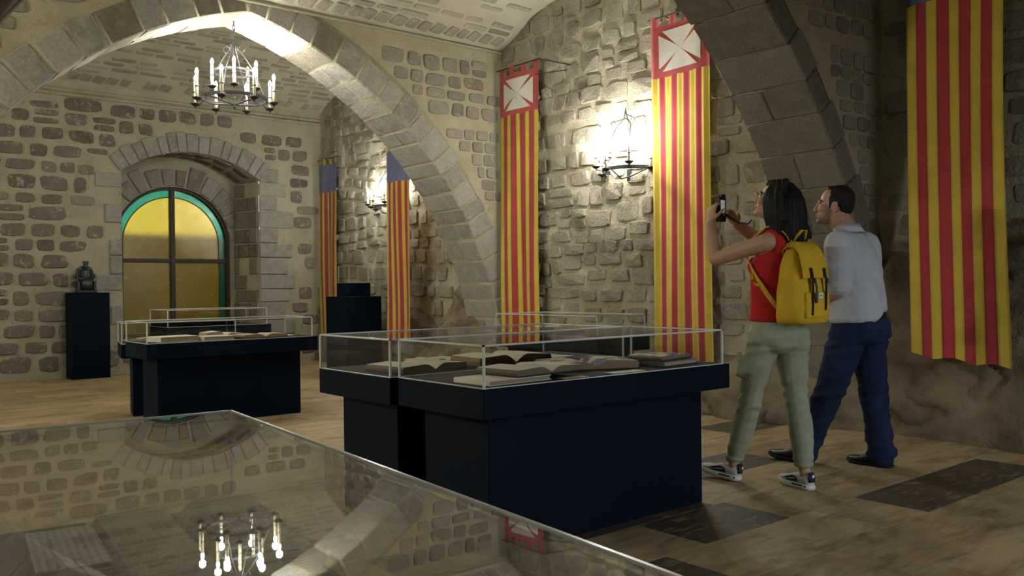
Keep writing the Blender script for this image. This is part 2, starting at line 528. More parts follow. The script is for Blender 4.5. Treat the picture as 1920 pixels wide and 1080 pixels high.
lay_stones(walls_right[1], courses(102, Y2 + TH + 0.02, Y1 - 0.01, 0.3, 4.5, (0.14, 0.24), (0.17, 0.38), 0.003, ok(Y2 + TH, Y1 - 0.01), 0.08, 6.0, 0.17), mp_right, d_right, (0.008, 0.034), STONE_PALE,
           score=lambda a, z: abs(a - 6.0) + abs(z - 2.4) * 0.6, limit=296)
lay_stones(walls_right[2], courses(103, Y1 + TH + 0.02, YB - 0.02, 0.5, 4.5, (0.14, 0.25), (0.17, 0.38), 0.003, ok(Y1 + TH, YB - 0.01), 0.08, 6.0, 0.17), mp_right, d_right, (0.008, 0.04), STONE_PALE,
           score=lambda a, z: abs(z - 2.0), limit=290)

# ---- window wall (back) with its niche
WX0, WX1, WXC = 3.480, 5.455, 4.470            # niche opening
NZ0, NZS, NZC = 0.45, 2.80, 3.13               # sill, arch springing, arch crown
ND = 0.60                                      # niche depth
def seg_arch(x, x0=WX0, x1=WX1, zs=NZS, zc=NZC):
    h = (x1 - x0) / 2; r = (h * h + (zc - zs) ** 2) / (2 * (zc - zs))
    return zc - r + np.sqrt(np.maximum(r * r - (np.asarray(x, float) - (x0 + x1) / 2) ** 2, 0))
def d_back(x, z):
    return 0.02 * fbm(np.asarray(x) * 1.2, np.asarray(z) * 1.2, 61, 2) + 0.006 * fbm(np.asarray(x) * 5, np.asarray(z) * 5, 63, 2)
def mp_back(a, z, d):
    return np.stack([a, YB - d, z], 1)
def columns_surface(mb, xs, zlo, zhi, rows, mp, disp):
    vs = []; fs = []
    for x in xs:
        for k in range(rows + 1):
            vs.append((x, zlo(x) + (zhi(x) - zlo(x)) * k / rows))
    V = np.array(vs)
    W = mp(V[:, 0], V[:, 1], disp(V[:, 0], V[:, 1]))
    for i in range(len(xs) - 1):
        for k in range(rows):
            b = i * (rows + 1) + k
            fs.append((b, b + rows + 1, b + rows + 2, b + 1))
    mb.add(W, fs)
mb = MB()
columns_surface(mb, np.linspace(XL - 0.1, WX0, 150), lambda x: -0.05, lambda x: 4.2, 96, mp_back, d_back)
columns_surface(mb, np.linspace(WX1, XR + 0.2, 34), lambda x: -0.05, lambda x: 4.2, 96, mp_back, d_back)
columns_surface(mb, np.linspace(WX0, WX1, 60), lambda x: float(seg_arch(x)), lambda x: 4.2, 32, mp_back, d_back)
columns_surface(mb, np.linspace(WX0, WX1, 60), lambda x: -0.05, lambda x: NZ0, 12, mp_back, d_back)
YW = YB + ND                                   # inner wall that holds the window
WCX, WCZ, WR_ = 4.383, 1.83, 0.86              # round-headed window
IX0, IX1 = 3.40, 5.30
SPL = lambda t: (WX0 + (IX0 - WX0) * t, WX1 + (IX1 - WX1) * t)
n = 14                                          # niche sides, soffit, sill
for s in (0, 1):
    vs = []; fs = []
    for i in range(n + 1):
        t = i / n; x = SPL(t)[s]
        for k in range(31):
            z = NZ0 + (NZS + 0.08 - NZ0) * k / 30
            vs.append((x + 0.02 * float(fbm(t * 3, z * 4, 71 + s, 3)) * (i not in (0,)), YB + ND * t, z))
    for i in range(n):
        for k in range(30):
            b = i * 31 + k; fs.append((b, b + 31, b + 32, b + 1))
    mb.add(vs, fs)
vs = []; fs = []
for i in range(n + 1):
    t = i / n; x0, x1 = SPL(t)
    for k in range(41):
        x = x0 - 0.06 + (x1 - x0 + 0.12) * k / 40
        vs.append((x, YB + ND * t * 1.03, float(seg_arch(min(max(x, x0), x1), x0, x1)) + 0.02 * float(fbm(x * 4, t * 3, 75, 3)) * (i > 0)))
for i in range(n):
    for k in range(40):
        b = i * 41 + k; fs.append((b, b + 41, b + 42, b + 1))
mb.add(vs, fs)
mb.add([(WX0, YB, NZ0), (WX1, YB, NZ0), (IX1, YW, NZ0), (IX0, YW, NZ0)], [(0, 1, 2, 3)])
def win_top(x):
    q = WR_ ** 2 - (x - WCX) ** 2
    return WCZ + math.sqrt(q) if q > 0 else NZ0
zero = lambda a, z: np.zeros(len(a))
mp_in = lambda a, z, d: np.stack([a, YW - d, z], 1)
xs = sorted(list(np.linspace(IX0 - 0.12, WCX - WR_, 7)) + list(WCX - WR_ * np.cos(np.linspace(0, math.pi, 49))[1:-1]) + list(np.linspace(WCX + WR_, IX1 + 0.12, 7)))
columns_surface(mb, xs, lambda x: win_top(x), lambda x: float(seg_arch(min(max(x, IX0), IX1), IX0, IX1)) + 0.10, 20, mp_in, lambda a, z: 0.012 * fbm(a * 5, z * 5, 79, 3))
for sgn in (-1, 1):
    mb.add([(WCX + sgn * WR_, YW, NZ0), (WCX + sgn * WR_, YW + 0.25, NZ0), (WCX + sgn * WR_, YW + 0.25, WCZ), (WCX + sgn * WR_, YW, WCZ)], [(0, 1, 2, 3)])
    xa = IX0 if sgn < 0 else WCX + WR_; xb = WCX - WR_ if sgn < 0 else IX1
pa = [(WCX + WR_ * math.cos(math.pi * k / 40), WCZ + WR_ * math.sin(math.pi * k / 40)) for k in range(41)]
mb.add([(x, yy, z) for x, z in pa for yy in (YW - 0.004, YW + 0.25)], [(2 * k, 2 * k + 2, 2 * k + 3, 2 * k + 1) for k in range(40)])
wall_back = structure(mb.obj('wall_back', MORTAR, None, True))

def wedge(cx, cz, r0_, r1_, t0, t1, ya, yb, mat, parent, name, rng, gap=0.010, proud=0.006, nseg=2, jr=0.03):
    """one arch stone between two angles (measured from vertical, clockwise); a cut block with chamfered arrises"""
    g0 = gap / r0_ / 2
    t0 += g0 * rng.uniform(0.6, 1.5); t1 -= g0 * rng.uniform(0.6, 1.5)
    r1_ = r1_ * (1 + 0.0) + rng.uniform(-jr, jr)
    tm = (t0 + t1) / 2
    org = Vector((cx + r0_ * math.sin(tm), (ya + yb) / 2, cz + r0_ * math.cos(tm)))
    ch = 0.012
    dy0, dy1 = rng.uniform(-1, 1) * proud, rng.uniform(-1, 1) * proud
    prof = [(r0_ + ch, ya + dy0), (r0_ + rng.uniform(-0.006, 0.006), ya + dy0 + ch), (r0_ + rng.uniform(-0.006, 0.006), yb + dy1 - ch), (r0_ + ch, yb + dy1), (r1_ - ch, yb + dy1), (r1_, yb + dy1 - ch), (r1_, ya + dy0 + ch), (r1_ - ch, ya + dy0)]
    vs = []
    ts = [t0, t0 + ch / r0_, t1 - ch / r0_, t1]
    for k, t in enumerate(ts):
        end = k in (0, 3)
        for (r, yy) in prof:
            if end:
                r = min(max(r, r0_ + ch), r1_ - ch); yy = min(max(yy, ya + dy0 + ch), yb + dy1 - ch)
            vs.append(Vector((cx + r * math.sin(t), yy, cz + r * math.cos(t))) - org)
    m = len(prof); fs = []
    for k in range(3):
        for i in range(m):
            j = (i + 1) % m
            fs.append((k * m + i, k * m + j, (k + 1) * m + j, (k + 1) * m + i))
    fs.append(tuple(range(m))[::-1]); fs.append(tuple(3 * m + i for i in range(m)))
    return mesh_obj(name, vs, fs, mat, parent, False, tuple(org))

rng = random.Random(12)
# stones of the window wall
def in_quoin(a, z):
    return (5.40 < a < 5.86 and 0.4 < z < 2.9) or (3.24 < a < 3.5 and 0.4 < z < 2.9)
def ok_back(a, z):
    if not (1.3 < a < XR - 0.06 and 0.10 < z < 3.72):
        return False
    if in_quoin(a, z):
        return False
    if WX0 - 0.05 < a < WX1 + 0.05 and NZ0 < z < NZC + 0.1:
        return False
    h = (WX1 - WX0) / 2; r = (h * h + (NZC - NZS) ** 2) / (2 * (NZC - NZS))
    if z > 2.75 and math.hypot(a - WXC, z - (NZC - r)) < r + 0.25 and 3.2 < a < 5.75:
        return False
    return True
lay_stones(wall_back, courses(104, 1.3, XR, 0.10, 3.70, (0.165, 0.25), (0.20, 0.44), 0.006, ok_back, 0.03, 4.2, 0.15, 0.0), mp_back, d_back, (0.010, 0.024), STONE_DARK, limit=240)
# quoins either side of the niche
zq = 0.45; k = 0
while zq < 2.78:
    h = rng.uniform(0.19, 0.27)
    wq = rng.choice((0.30, 0.44, 0.56)) + rng.uniform(-0.04, 0.04)
    o = MB().box(0.006, wq, 0.0, 0.05, 0.006, h - 0.008, 0.010).obj('quoin', ASHLAR, wall_back, False, (WX1, YB - 0.022 - rng.uniform(0, 0.008), zq))
    if k % 2 or h > 0.23:
        wl = rng.choice((0.16, 0.22, 0.34)) + (0.12 if k == 6 else 0)
        MB().box(-wl, -0.006, 0.0, 0.05, 0.006, h - 0.010, 0.010).obj('quoin', ASHLAR if k != 6 else STONE_DARK, wall_back, False, (WX0, YB - 0.02 - rng.uniform(0, 0.008), zq))
    # blocks on the right cheek of the niche
    t = 0.03
    while t < 0.9:
        dt = min(rng.uniform(0.28, 0.5), 0.97 - t)
        x = SPL(t)[1]
        if rng.random() < 0.85:
            o = MB().box(0, 0.04, 0.008, dt * ND - 0.008, 0.01, h - 0.012, 0.008).obj('reveal_stone', rng.choice((ASHLAR_BR, STONE_DARK, ASHLAR_BR)), wall_back, False, (x - 0.022 - rng.uniform(0, 0.006), YB + t * ND, zq))
            o.rotation_euler = (0, 0, math.atan2(WX1 - IX1, ND))
        t += dt
    zq += h; k += 1
# segmental niche arch and the round window arch
h_ = (WX1 - WX0) / 2; r_ = (h_ * h_ + (NZC - NZS) ** 2) / (2 * (NZC - NZS)); zc_ = NZC - r_
am = math.asin((h_ + 0.02) / r_)
t = -am
while t < am - 0.02:
    dt = min(rng.uniform(0.06, 0.12), am - t)
    wedge(WXC, zc_, r_, r_ + 0.27, t, t + dt, YB - 0.03, YB + 0.10, ASHLAR, wall_back, 'niche_arch_stone', rng, 0.008, 0.006, 2, 0.03)
    t += dt
t = -1.50
while t < 1.50:
    dt = min(rng.uniform(0.17, 0.27), 1.52 - t)
    wedge(WCX, WCZ, WR_ + 0.012, WR_ + 0.30, t, t + dt, YW - 0.03, YW + 0.15, rng.choice((ASHLAR, STONE_GREY, STONE_GREY)), wall_back, 'window_arch_stone', rng, 0.03, 0.006, 2, 0.05)
    t += dt
t = 0.05                                        # soffit stones of the niche
for row_ in range(2):
    xk = IX0 + 0.1
    while xk < IX1 - 0.1:
        w = rng.uniform(0.14, 0.30)
        tt = 0.12 + 0.42 * row_
        x0_, x1_ = SPL(tt + 0.2)
        xm = xk + w / 2
        if x0_ + 0.1 < xm < x1_ - 0.1 and rng.random() < 0.8:
            z = float(seg_arch(xm, x0_, x1_)); z2 = float(seg_arch(xm + 0.02, x0_, x1_))
            o = MB().box(-w / 2 + 0.012, w / 2 - 0.012, -0.11, 0.11, -0.012, 0.03, 0.008).obj('soffit_stone', STONE_DARK, wall_back, False, (xm, YB + ND * (tt + 0.2), z))
            o.rotation_euler = (0, -math.atan2(z2 - z, 0.02), 0)
        xk += w

# ---- arcades: walls pierced by wide pointed arches
def arch_z(x, extra, AX):
    """height of the arch curve (intrados + extra) at x, or None outside"""
    cx = ACX if x >= AX else 2 * AX - ACX
    q = (AR + extra) ** 2 - (x - cx) ** 2
    return ACZ + math.sqrt(q) if q > 0 else None
def arcade(name, ya, AX, RING, seed, ok_far, hr, wr, mat_v, mat_soff, dts, joint, rec):
    mb = MB()
    lo = lambda x: max(arch_z(x, RING - 0.01, AX) or -0.05, -0.05)
    xs = np.concatenate([np.linspace(XL - 0.1, 0.0, 30), np.linspace(0.0, 0.9, 40)[1:], np.linspace(0.9, XR + 0.12, 130)[1:]])
    dn = lambda x, z: 0.02 * fbm(np.asarray(x) * 1.4, np.asarray(z) * 1.4, seed, 2) + 0.006 * fbm(np.asarray(x) * 5, np.asarray(z) * 5, seed + 4, 2)
    mpn = lambda a, z, d: np.stack([a, ya - d, z], 1)
    mpf = lambda a, z, d: np.stack([a, ya + TH + d, z], 1)
    columns_surface(mb, xs, lo, lambda x: 4.75, 60, mpn, dn)
    columns_surface(mb, xs, lo, lambda x: 4.75, 60, mpf, dn)
    # mortar core of the ring, a little behind the stones
    for half in (0, 1):
        cx = ACX if half == 0 else 2 * AX - ACX
        sg = 1 if half == 0 else -1
        tA = math.asin((AX - ACX) / AR) - 0.02
        rings = []
        for i in range(41):
            t = tA + (1.60 - tA) * i / 40
            rings.append([(cx + sg * r * math.sin(t), yy, ACZ + r * math.cos(t)) for r, yy in ((AR + 0.008 + rec, ya + rec), (AR + 0.008 + rec, ya + TH - rec), (AR + RING + 0.02, ya + TH - rec), (AR + RING + 0.02, ya + rec))])
        vs = [p for q in rings for p in q]; fs = []
        for i in range(40):
            for k in range(4):
                fs.append((i * 4 + k, i * 4 + (k + 1) % 4, i * 4 + 4 + (k + 1) % 4, i * 4 + 4 + k))
        mb.add(vs, fs)
    w = structure(mb.obj(name, MORTAR_Y, None, True))
    rng = random.Random(seed)
    for half in (0, 1):
        cx = ACX if half == 0 else 2 * AX - ACX
        t = math.asin((AX - ACX) / AR)
        while t < 1.56:
            dt = min(rng.uniform(*dts), 1.575 - t)
            m_ = mat_v if rng.random() < 0.86 else mat_soff
            lowpart = AR * math.cos(t) + ACZ < 1.7
            ring = RING + (0.10 if lowpart and rng.random() < 0.4 else 0)
            cuts = [0, TH] if rng.random() < 0.55 else [0, TH * rng.uniform(0.35, 0.65), TH]
            for c0, c1 in zip(cuts[:-1], cuts[1:]):
                a0, a1 = (t, t + dt) if half == 0 else (-(t + dt), -t)
                wedge(cx, ACZ, AR, AR + ring, a0, a1, ya - 0.012 + c0 + (0.004 if c0 else 0), ya + 0.012 * (1 if c1 == TH else -0.3) + c1, m_, w, 'voussoir', rng, joint, 0.005)
            t += dt
    def ok_(a, z):
        zz = arch_z(a, RING + 0.03, AX)
        return 0.9 < a < XR - 0.03 and z < 3.86 and (zz is None or z > zz) and (zz is not None or a > 3)
    low = lambda a, z: a > 5.3 and z < 2.95
    lay_stones(w, courses(seed + 9, 0.9, XR, 0.6, 3.9, hr, wr, 0.005, lambda a, z: ok_(a, z) and not low(a, z), 0.03, 4.6, 0.12)
               + courses(seed + 29, 5.3, XR + 0.1, 1.0, 2.98, (0.10, 0.155), (0.10, 0.20), 0.003, lambda a, z: ok_(a, z) and low(a, z), 0.02, 4.6, 0.10), mpn, dn, (0.010, 0.024), STONE_GREY, limit=230)
    if ok_far:
        lay_stones(w, courses(seed + 19, 3.5, XR, 0.6, 3.9, hr, wr, 0.010, ok_, 0.03, 4.0, 0.12, 0.2), mpf, dn, (0.010, 0.022), STONE_GREY, 'far_face_stone', limit=60)
    return w
arc1 = arcade('wall_arcade_middle', Y1, AX1, 0.30, 201, False, (0.13, 0.20), (0.16, 0.34), ASHLAR, ASHLAR_BR, (0.042, 0.078), 0.014, -0.003)
arc2 = arcade('wall_arcade_near', Y2, AX2, 0.21, 305, True, (0.12, 0.19), (0.13, 0.26), ASHLAR_BR, ASHLAR_BR, (0.060, 0.095), 0.010, 0.010)

# ---- vaults, one shallow barrel over each bay
vs, fs = chamfer_box(-0.5, 0.5, -0.5, 0.5, -0.5, 0.5, 0.08)
o = mesh_obj('vault_stone', vs, fs, BRICK); brick_me = o.data; bpy.data.objects.remove(o)
def vault(name, ya, yb, xa, seed, keep):
    c = (ya + yb) / 2; h = (yb - ya) / 2
    R = (h * h + RISE * RISE) / (2 * RISE); z0 = ZS + RISE - R
    am = math.asin(h / R)
    ext = 0.12
    nx, nt = 150, 44
    xs = np.linspace(xa, XR + 0.15, nx); ts = np.linspace(-am - ext / R, am + ext / R, nt)
    X_, T_ = np.meshgrid(xs, ts, indexing='ij'); X_ = X_.ravel(); T_ = T_.ravel()
    rr = R + 0.02 * fbm(X_ * 1.5, T_ * R * 1.5, seed, 3) + 0.012 * fbm(X_ * 7, T_ * R * 7, seed + 3, 3)
    W = np.stack([X_, c + rr * np.sin(T_), z0 + rr * np.cos(T_)], 1)
    fs = [(i * nt + j, i * nt + j + 1, (i + 1) * nt + j + 1, (i + 1) * nt + j) for i in range(nx - 1) for j in range(nt - 1)]
    v = structure(mesh_obj(name, W, fs, VAULT_PL, None, True))
    rng = random.Random(seed)
    for side in (1, -1):
        s = 0.05; k = 0
        while s < R * am * 0.98:
            dh = 0.17 if k == 0 else 0.115
            x = 1.6 + rng.uniform(0, 0.3)
            while x < XR - 0.2:
                w = rng.uniform(0.10, 0.17) if k == 0 else rng.uniform(0.20, 0.34)
                gapx = 0.035 if k == 0 else rng.choice((0.05, 0.06, 0.16))
                if keep(side, s) and rng.random() < (0.9 if k == 0 else 0.72):
                    t = side * (am - (s + dh / 2) / R)
                    rloc = R + 0.02 * float(fbm(x * 1.5, t * R * 1.5, seed, 3)) + 0.008
                    o = bpy.data.objects.new('vault_stone', brick_me)
                    o.location = (x + w / 2, c + rloc * math.sin(t), z0 + rloc * math.cos(t))
                    o.rotation_euler = (-t, rng.uniform(-0.02, 0.02), rng.uniform(-0.05, 0.05) + (0.25 if k == 0 else 0))
                    o.scale = (w, dh * (0.82 if k == 0 else rng.uniform(0.45, 0.62)), 0.045)
                    link(o, v)
                x += w + gapx
            s += dh; k += 1
    return v
vault('ceiling_far', Y1 + TH, YB, XL, 401, lambda side, s: side > 0 and s < 1.9)
vault('ceiling_middle', Y2 + TH, Y1, XL, 402, lambda side, s: side > 0 and s < 1.5)
vault('ceiling_near', YR, Y2, XL, 403, lambda side, s: False)
mbt = MB()
mbt.box(XL, XR, YB - 0.035, YB + 0.02, 3.735, 3.775, 0.008); mbt.box(XL, XR, YB - 0.022, YB + 0.02, 3.80, 3.835, 0.008)
structure(mbt.obj('trim_1', MORTAR))
mbt = MB(); mbt.box(XL, XR, Y1 - 0.030, Y1 + 0.02, 3.885, 3.915, 0.008)
structure(mbt.obj('trim_2', MORTAR_Y))
# ---- the walls behind and beside the photographer
mp_left = lambda a, z, d: np.stack([XL + d, a, z], 1)
mp_rear = lambda a, z, d: np.stack([a, YR + d, z], 1)
grid_obj('wall_left', np.linspace(YR - 0.2, YB + 0.2, 90), np.linspace(-0.05, 4.75, 40), mp_left, d_back, [MORTAR])
grid_obj('wall_rear', np.concatenate([np.linspace(XL - 0.2, ADDED_DOOR[0], 40), np.linspace(ADDED_DOOR[0], ADDED_DOOR[1], 20)[1:], np.linspace(ADDED_DOOR[1], XR + 0.2, 12)[1:]]), np.concatenate([np.linspace(-0.05, ADDED_DOOR[2], 26), np.linspace(ADDED_DOOR[2], 4.75, 20)[1:]]), mp_rear, d_back, [MORTAR], None, lambda a, z: ADDED_DOOR[0] < a < ADDED_DOOR[1] and z < ADDED_DOOR[2])

# ---- the window: frame, bars, coloured panes
def mat_pane(name, col, rough):
    t = NT(name)
    t.t.nodes.remove(t.b)
    n1 = t.noise(75, 3, 0.5); n2 = t.noise(22, 3, 0.5)
    bp = t.n('Bump'); bp.inputs['Strength'].default_value = 0.5; bp.inputs['Distance'].default_value = 0.006
    t.l(t.math('ADD', n1, n2), bp.inputs['Height'])
    rf = t.n('BsdfRefraction'); rf.inputs['Color'].default_value = (*col, 1); rf.inputs['Roughness'].default_value = rough; rf.inputs['IOR'].default_value = 1.12
    gl = t.n('BsdfGlossy'); gl.inputs['Roughness'].default_value = 0.07; gl.inputs['Color'].default_value = (1, 1, 1, 1)
    df = t.n('BsdfDiffuse'); df.inputs['Color'].default_value = (*[c * c * 0.9 for c in col], 1)
    for nd in (rf, gl):
        t.l(bp.outputs[0], nd.inputs['Normal'])
    m0 = t.n('MixShader'); m0.inputs[0].default_value = 0.25
    t.l(rf.outputs[0], m0.inputs[1]); t.l(df.outputs[0], m0.inputs[2])
    m1 = t.n('MixShader'); m1.inputs[0].default_value = 0.07
    t.l(m0.outputs[0], m1.inputs[1]); t.l(gl.outputs[0], m1.inputs[2])
    t.l(m1.outputs[0], t.out.inputs['Surface'])
    return t.m
AMBER, GREEN = mat_pane('amber_glass', (0.58, 0.500, 0.125), 0.22), mat_pane('green_glass', (0.03, 0.36, 0.24), 0.22)
FRAME = mat_plain('brown_window_frame', (0.035, 0.022, 0.016), (0.05, 0.032, 0.022), 10, 0.5)
YG = YW + 0.10
def arc_pts(r, n=40):
    return [(WCX + r * math.cos(math.pi - math.pi * k / n), WCZ + r * math.sin(math.pi * k / n)) for k in range(n + 1)]
def arch_band(r_out, r_in, y0, y1, zb):
    """U-shaped band of a round-headed frame"""
    o_ = [(WCX - r_out, zb)] + arc_pts(r_out) + [(WCX + r_out, zb)]
    i_ = [(WCX - r_in, zb)] + arc_pts(r_in) + [(WCX + r_in, zb)]
    m = len(o_); vs = [(x, y0, z) for x, z in o_] + [(x, y0, z) for x, z in i_] + [(x, y1, z) for x, z in o_] + [(x, y1, z) for x, z in i_]
    fs = []
    for k in range(m - 1):
        fs += [(k, k + 1, m + k + 1, m + k), (2 * m + k, 3 * m + k, 3 * m + k + 1, 2 * m + k + 1), (m + k, m + k + 1, 3 * m + k + 1, 3 * m + k), (k, 2 * m + k, 2 * m + k + 1, k + 1)]
    fs += [(0, m, 3 * m, 2 * m), (m - 1, 3 * m - 1, 4 * m - 1, 2 * m - 1)]
    return vs, fs
vs, fs = arch_band(WR_, WR_ - 0.045, YG - 0.05, YG + 0.05, NZ0)
window = structure(mesh_obj('window_1', vs, fs, FRAME))
R1, R2 = WR_ - 0.045, WR_ - 0.155
MB().box(-0.035, 0.035, -0.045, 0.045, NZ0 - WCZ, WR_ - 0.03, 0.006).obj('mullion', FRAME, window, False, (WCX, YG, WCZ))
MB().box(-WR_ + 0.03, WR_ - 0.03, -0.035, 0.035, -0.03, 0.03, 0.006).obj('transom', FRAME, window, False, (WCX, YG - 0.004, 1.587))
MB().box(-WR_, WR_, -0.05, 0.05, -0.03, 0.03, 0.006).obj('bottom_rail', FRAME, window, False, (WCX, YG, NZ0 + 0.03))
def pane(name, poly, mat):
    m = len(poly)
    vs = [(x, YG - 0.003, z) for x, z in poly] + [(x, YG + 0.003, z) for x, z in poly]
    fs = [tuple(range(m)), tuple(range(m, 2 * m))[::-1]] + [(k, m + k, m + (k + 1) % m, (k + 1) % m) for k in range(m)]
    return mesh_obj(name, vs, fs, mat, window)
vs, fs = arch_band(R2 + 0.010, R2 - 0.004, YG - 0.006, YG + 0.006, NZ0)
mesh_obj('lead_line', vs, fs, FRAME, window)
half = arc_pts(R2, 48)
zt = 1.587
pane('amber_pane', [(WCX - R2, zt + 0.025)] + half[:25] + [(WCX, zt + 0.025)], AMBER)
pane('amber_pane', [(WCX, zt + 0.025)] + half[24:] + [(WCX + R2, zt + 0.025)], AMBER)
pane('amber_pane', [(WCX - R2, NZ0), (WCX - R2, zt - 0.025), (WCX, zt - 0.025), (WCX, NZ0)], AMBER)
pane('amber_pane', [(WCX, NZ0), (WCX, zt - 0.025), (WCX + R2, zt - 0.025), (WCX + R2, NZ0)], AMBER)
o48, i48 = arc_pts(R1, 48), arc_pts(R2 + 0.006, 48)
for a, b in ((0, 8), (8, 15), (15, 24), (24, 34), (34, 48)):
    pane('green_pane', o48[a:b + 1] + i48[a:b + 1][::-1], GREEN)
for sgn in (-1, 1):
    for za, zb in ((NZ0, zt - 0.025), (zt + 0.025, WCZ)):
        xa, xb = WCX + sgn * (R2 + 0.006), WCX + sgn * R1
        pane('green_pane', [(xa, za), (xa, zb), (xb, zb), (xb, za)], GREEN)
# courtyard seen only as blur through the coloured glass
COURT = mat_plain('courtyard_stone', (0.11, 0.095, 0.06), (0.18, 0.155, 0.10), 2, 0.9)
structure(MB().box(-12, 24, 17.2, 17.8, -0.4, 2.22).obj('wall_courtyard', COURT))
structure(MB().box(-8, 16, YR - 14, YR - 0.32, -0.5, -0.02).obj('floor_forecourt', COURT))  # ground outside the added archway, out of view
structure(MB().box(-14, 26, YB + 0.85, 19.0, -0.5, -0.3).obj('floor_courtyard', COURT))
# ================================================================== LAMPS
IRON = mat_plain('wrought_iron', (0.010, 0.010, 0.011), (0.022, 0.021, 0.021), 30, 0.55, 0.3, 90, 0.003, 0.5)
CANDLE = mat_plain('ivory_candle_sleeve', (0.62, 0.56, 0.40), (0.70, 0.64, 0.47), 20, 0.5)
def mat_emit(name, col, s):
    t = NT(name); t.set(Roughness=0.3); t.col((0.9, 0.9, 0.85))
    t.b.inputs['Emission Color'].default_value = (*col, 1); t.b.inputs['Emission Strength'].default_value = s
    return t.m
BULB = mat_emit('lit_bulb', (1.0, 0.97, 0.90), 45.0)
BULB_OFF = mat_plain('unlit_bulb', (0.75, 0.73, 0.66), None, 1, 0.25)

def ring_band(mb, r, z, h, w, n=40, a0=0.0, a1=2 * math.pi, c=(0, 0)):
    closed = abs(a1 - a0 - 2 * math.pi) < 1e-6
    m = n if closed else n + 1
    vs = []; fs = []
    for k in range(m):
        a = a0 + (a1 - a0) * k / n
        for rr, zz in ((r - w / 2, z - h / 2), (r + w / 2, z - h / 2), (r + w / 2, z + h / 2), (r - w / 2, z + h / 2)):
            vs.append((c[0] + rr * math.cos(a), c[1] + rr * math.sin(a), zz))
    for k in range(n):
        k2 = (k + 1) % m
        for i in range(4):
            j = (i + 1) % 4
            fs.append((k * 4 + i, k * 4 + j, k2 * 4 + j, k2 * 4 + i))
    mb.add(vs, fs)

def candle(root, x, y, z, h, lit, watts):
    pan = MB()
    pan.lathe([(0.008, -0.022), (0.022, -0.018), (0.040, -0.004), (0.046, 0.006), (0.043, 0.006), (0.030, 0.0), (0.0165, 0.002)], 12)
    pan.lathe([(0.004, -0.04), (0.007, -0.03), (0.008, -0.02)], 6)
    p = pan.obj('drip_pan', IRON, root, True, (x, y, z))
    cs = MB(); cs.lathe([(0.0150, 0.0), (0.0155, h * 0.4), (0.0145, h * 0.7), (0.0150, h - 0.006), (0.010, h)], 10)
    c = cs.obj('candle_sleeve', CANDLE, root, True, (x, y, z))
    MB().lathe([(0.019, h * 0.5 - 0.005), (0.0195, h * 0.5), (0.019, h * 0.5 + 0.005)], 10).obj('collar', IRON, c, True)
    b = MB(); b.lathe([(0.008, 0.0), (0.016, 0.014), (0.0175, 0.026), (0.013, 0.044), (0.004, 0.060)], 10)
    b.obj('bulb', BULB if lit else BULB_OFF, c, True, (0, 0, h))
    if lit:
        l = bpy.data.lights.new('bulb_light', 'POINT'); l.energy = watts; l.color = LAMP_COL; l.shadow_soft_size = 0.03
        lo = bpy.data.objects.new('bulb_light', l); lo.location = (x, y, z + h + 0.095); link(lo, root)

def scroll(mb, base, side, up, s=1.0, r=0.005):
    pts = []
    for k in range(15):
        a = k / 14 * 4.4
        rr = 0.06 * s * (1 - k / 18)
        pts.append(Vector(base) + Vector(side) * (rr * math.sin(a)) + Vector(up) * (rr * (1 - math.cos(a)) + 0.02 * k / 14))
    mb.tube(pts, r, 6)

# ---- chandelier under the middle arch
CH = empty('chandelier', (3.345, Y1 + 0.30, 2.90), 'round black iron chandelier with electric candles hanging under the pointed arch', 'chandelier')
mb = MB(); ring_band(mb, 0.305, 0.115, 0.030, 0.012)
mb.obj('lower_ring', IRON, CH)
mb = MB(); ring_band(mb, 0.195, 0.375, 0.022, 0.010)
mb.obj('upper_ring', IRON, CH)
mb = MB()
for a in (0.35, 0.35 + math.pi / 2):
    c, s = math.cos(a), math.sin(a)
    mb.tube([(-0.30 * c, -0.30 * s, 0.10), (0, 0, 0.055), (0.30 * c, 0.30 * s, 0.10)], 0.008, 6)
mb.lathe([(0.004, 0.015), (0.016, 0.035), (0.010, 0.055), (0.006, 0.11), (0.010, 0.12), (0.004, 0.14)], 8)
mb.obj('cross_bars', IRON, CH)
mb = MB()
for k in range(4):
    a = 0.8 + k * math.pi / 2
    c, s = math.cos(a), math.sin(a)
    mb.tube([(0.305 * c, 0.305 * s, 0.115), (0.25 * c, 0.25 * s, 0.24), (0.195 * c, 0.195 * s, 0.375), (0.10 * c, 0.10 * s, 0.53), (0.015 * c, 0.015 * s, 0.64)], 0.006, 6)
    scroll(mb, (0.06 * c, 0.06 * s, 0.56), (c, s, 0), (0, 0, 1), 1.0, 0.004)
mb.tube([(0, 0, 0.36), (0, 0, 0.70)], 0.012, 8)
mb.tube([(-0.195, 0, 0.375), (0, 0, 0.40), (0.195, 0, 0.375)], 0.005, 6)
mb.obj('hanging_arms', IRON, CH)
mb = MB()
for k in range(4):
    z = 0.70 + k * 0.042
    a = (k % 2) * math.pi / 2
    pts = [(0.014 * math.cos(t) * math.cos(a), 0.014 * math.cos(t) * math.sin(a), z + 0.03 + 0.027 * math.sin(t)) for t in [2 * math.pi * i / 10 for i in range(11)]]
    mb.tube(pts, 0.004, 5)
mb.obj('chain', IRON, CH)
lit = [0, 1, 2, 4, 5, 6, 7]
for k in range(8):
    a = 0.10 + k * math.pi / 4
    candle(CH, 0.385 * math.cos(a), 0.385 * math.sin(a), 0.07, 0.225, k in lit, CHANDELIER_W / 10)
    m2 = MB(); m2.tube([(0.305 * math.cos(a), 0.305 * math.sin(a), 0.11), (0.35 * math.cos(a), 0.35 * math.sin(a), 0.05), (0.385 * math.cos(a), 0.385 * math.sin(a), 0.055)], 0.006, 6)
    m2.obj('bracket', IRON, CH)
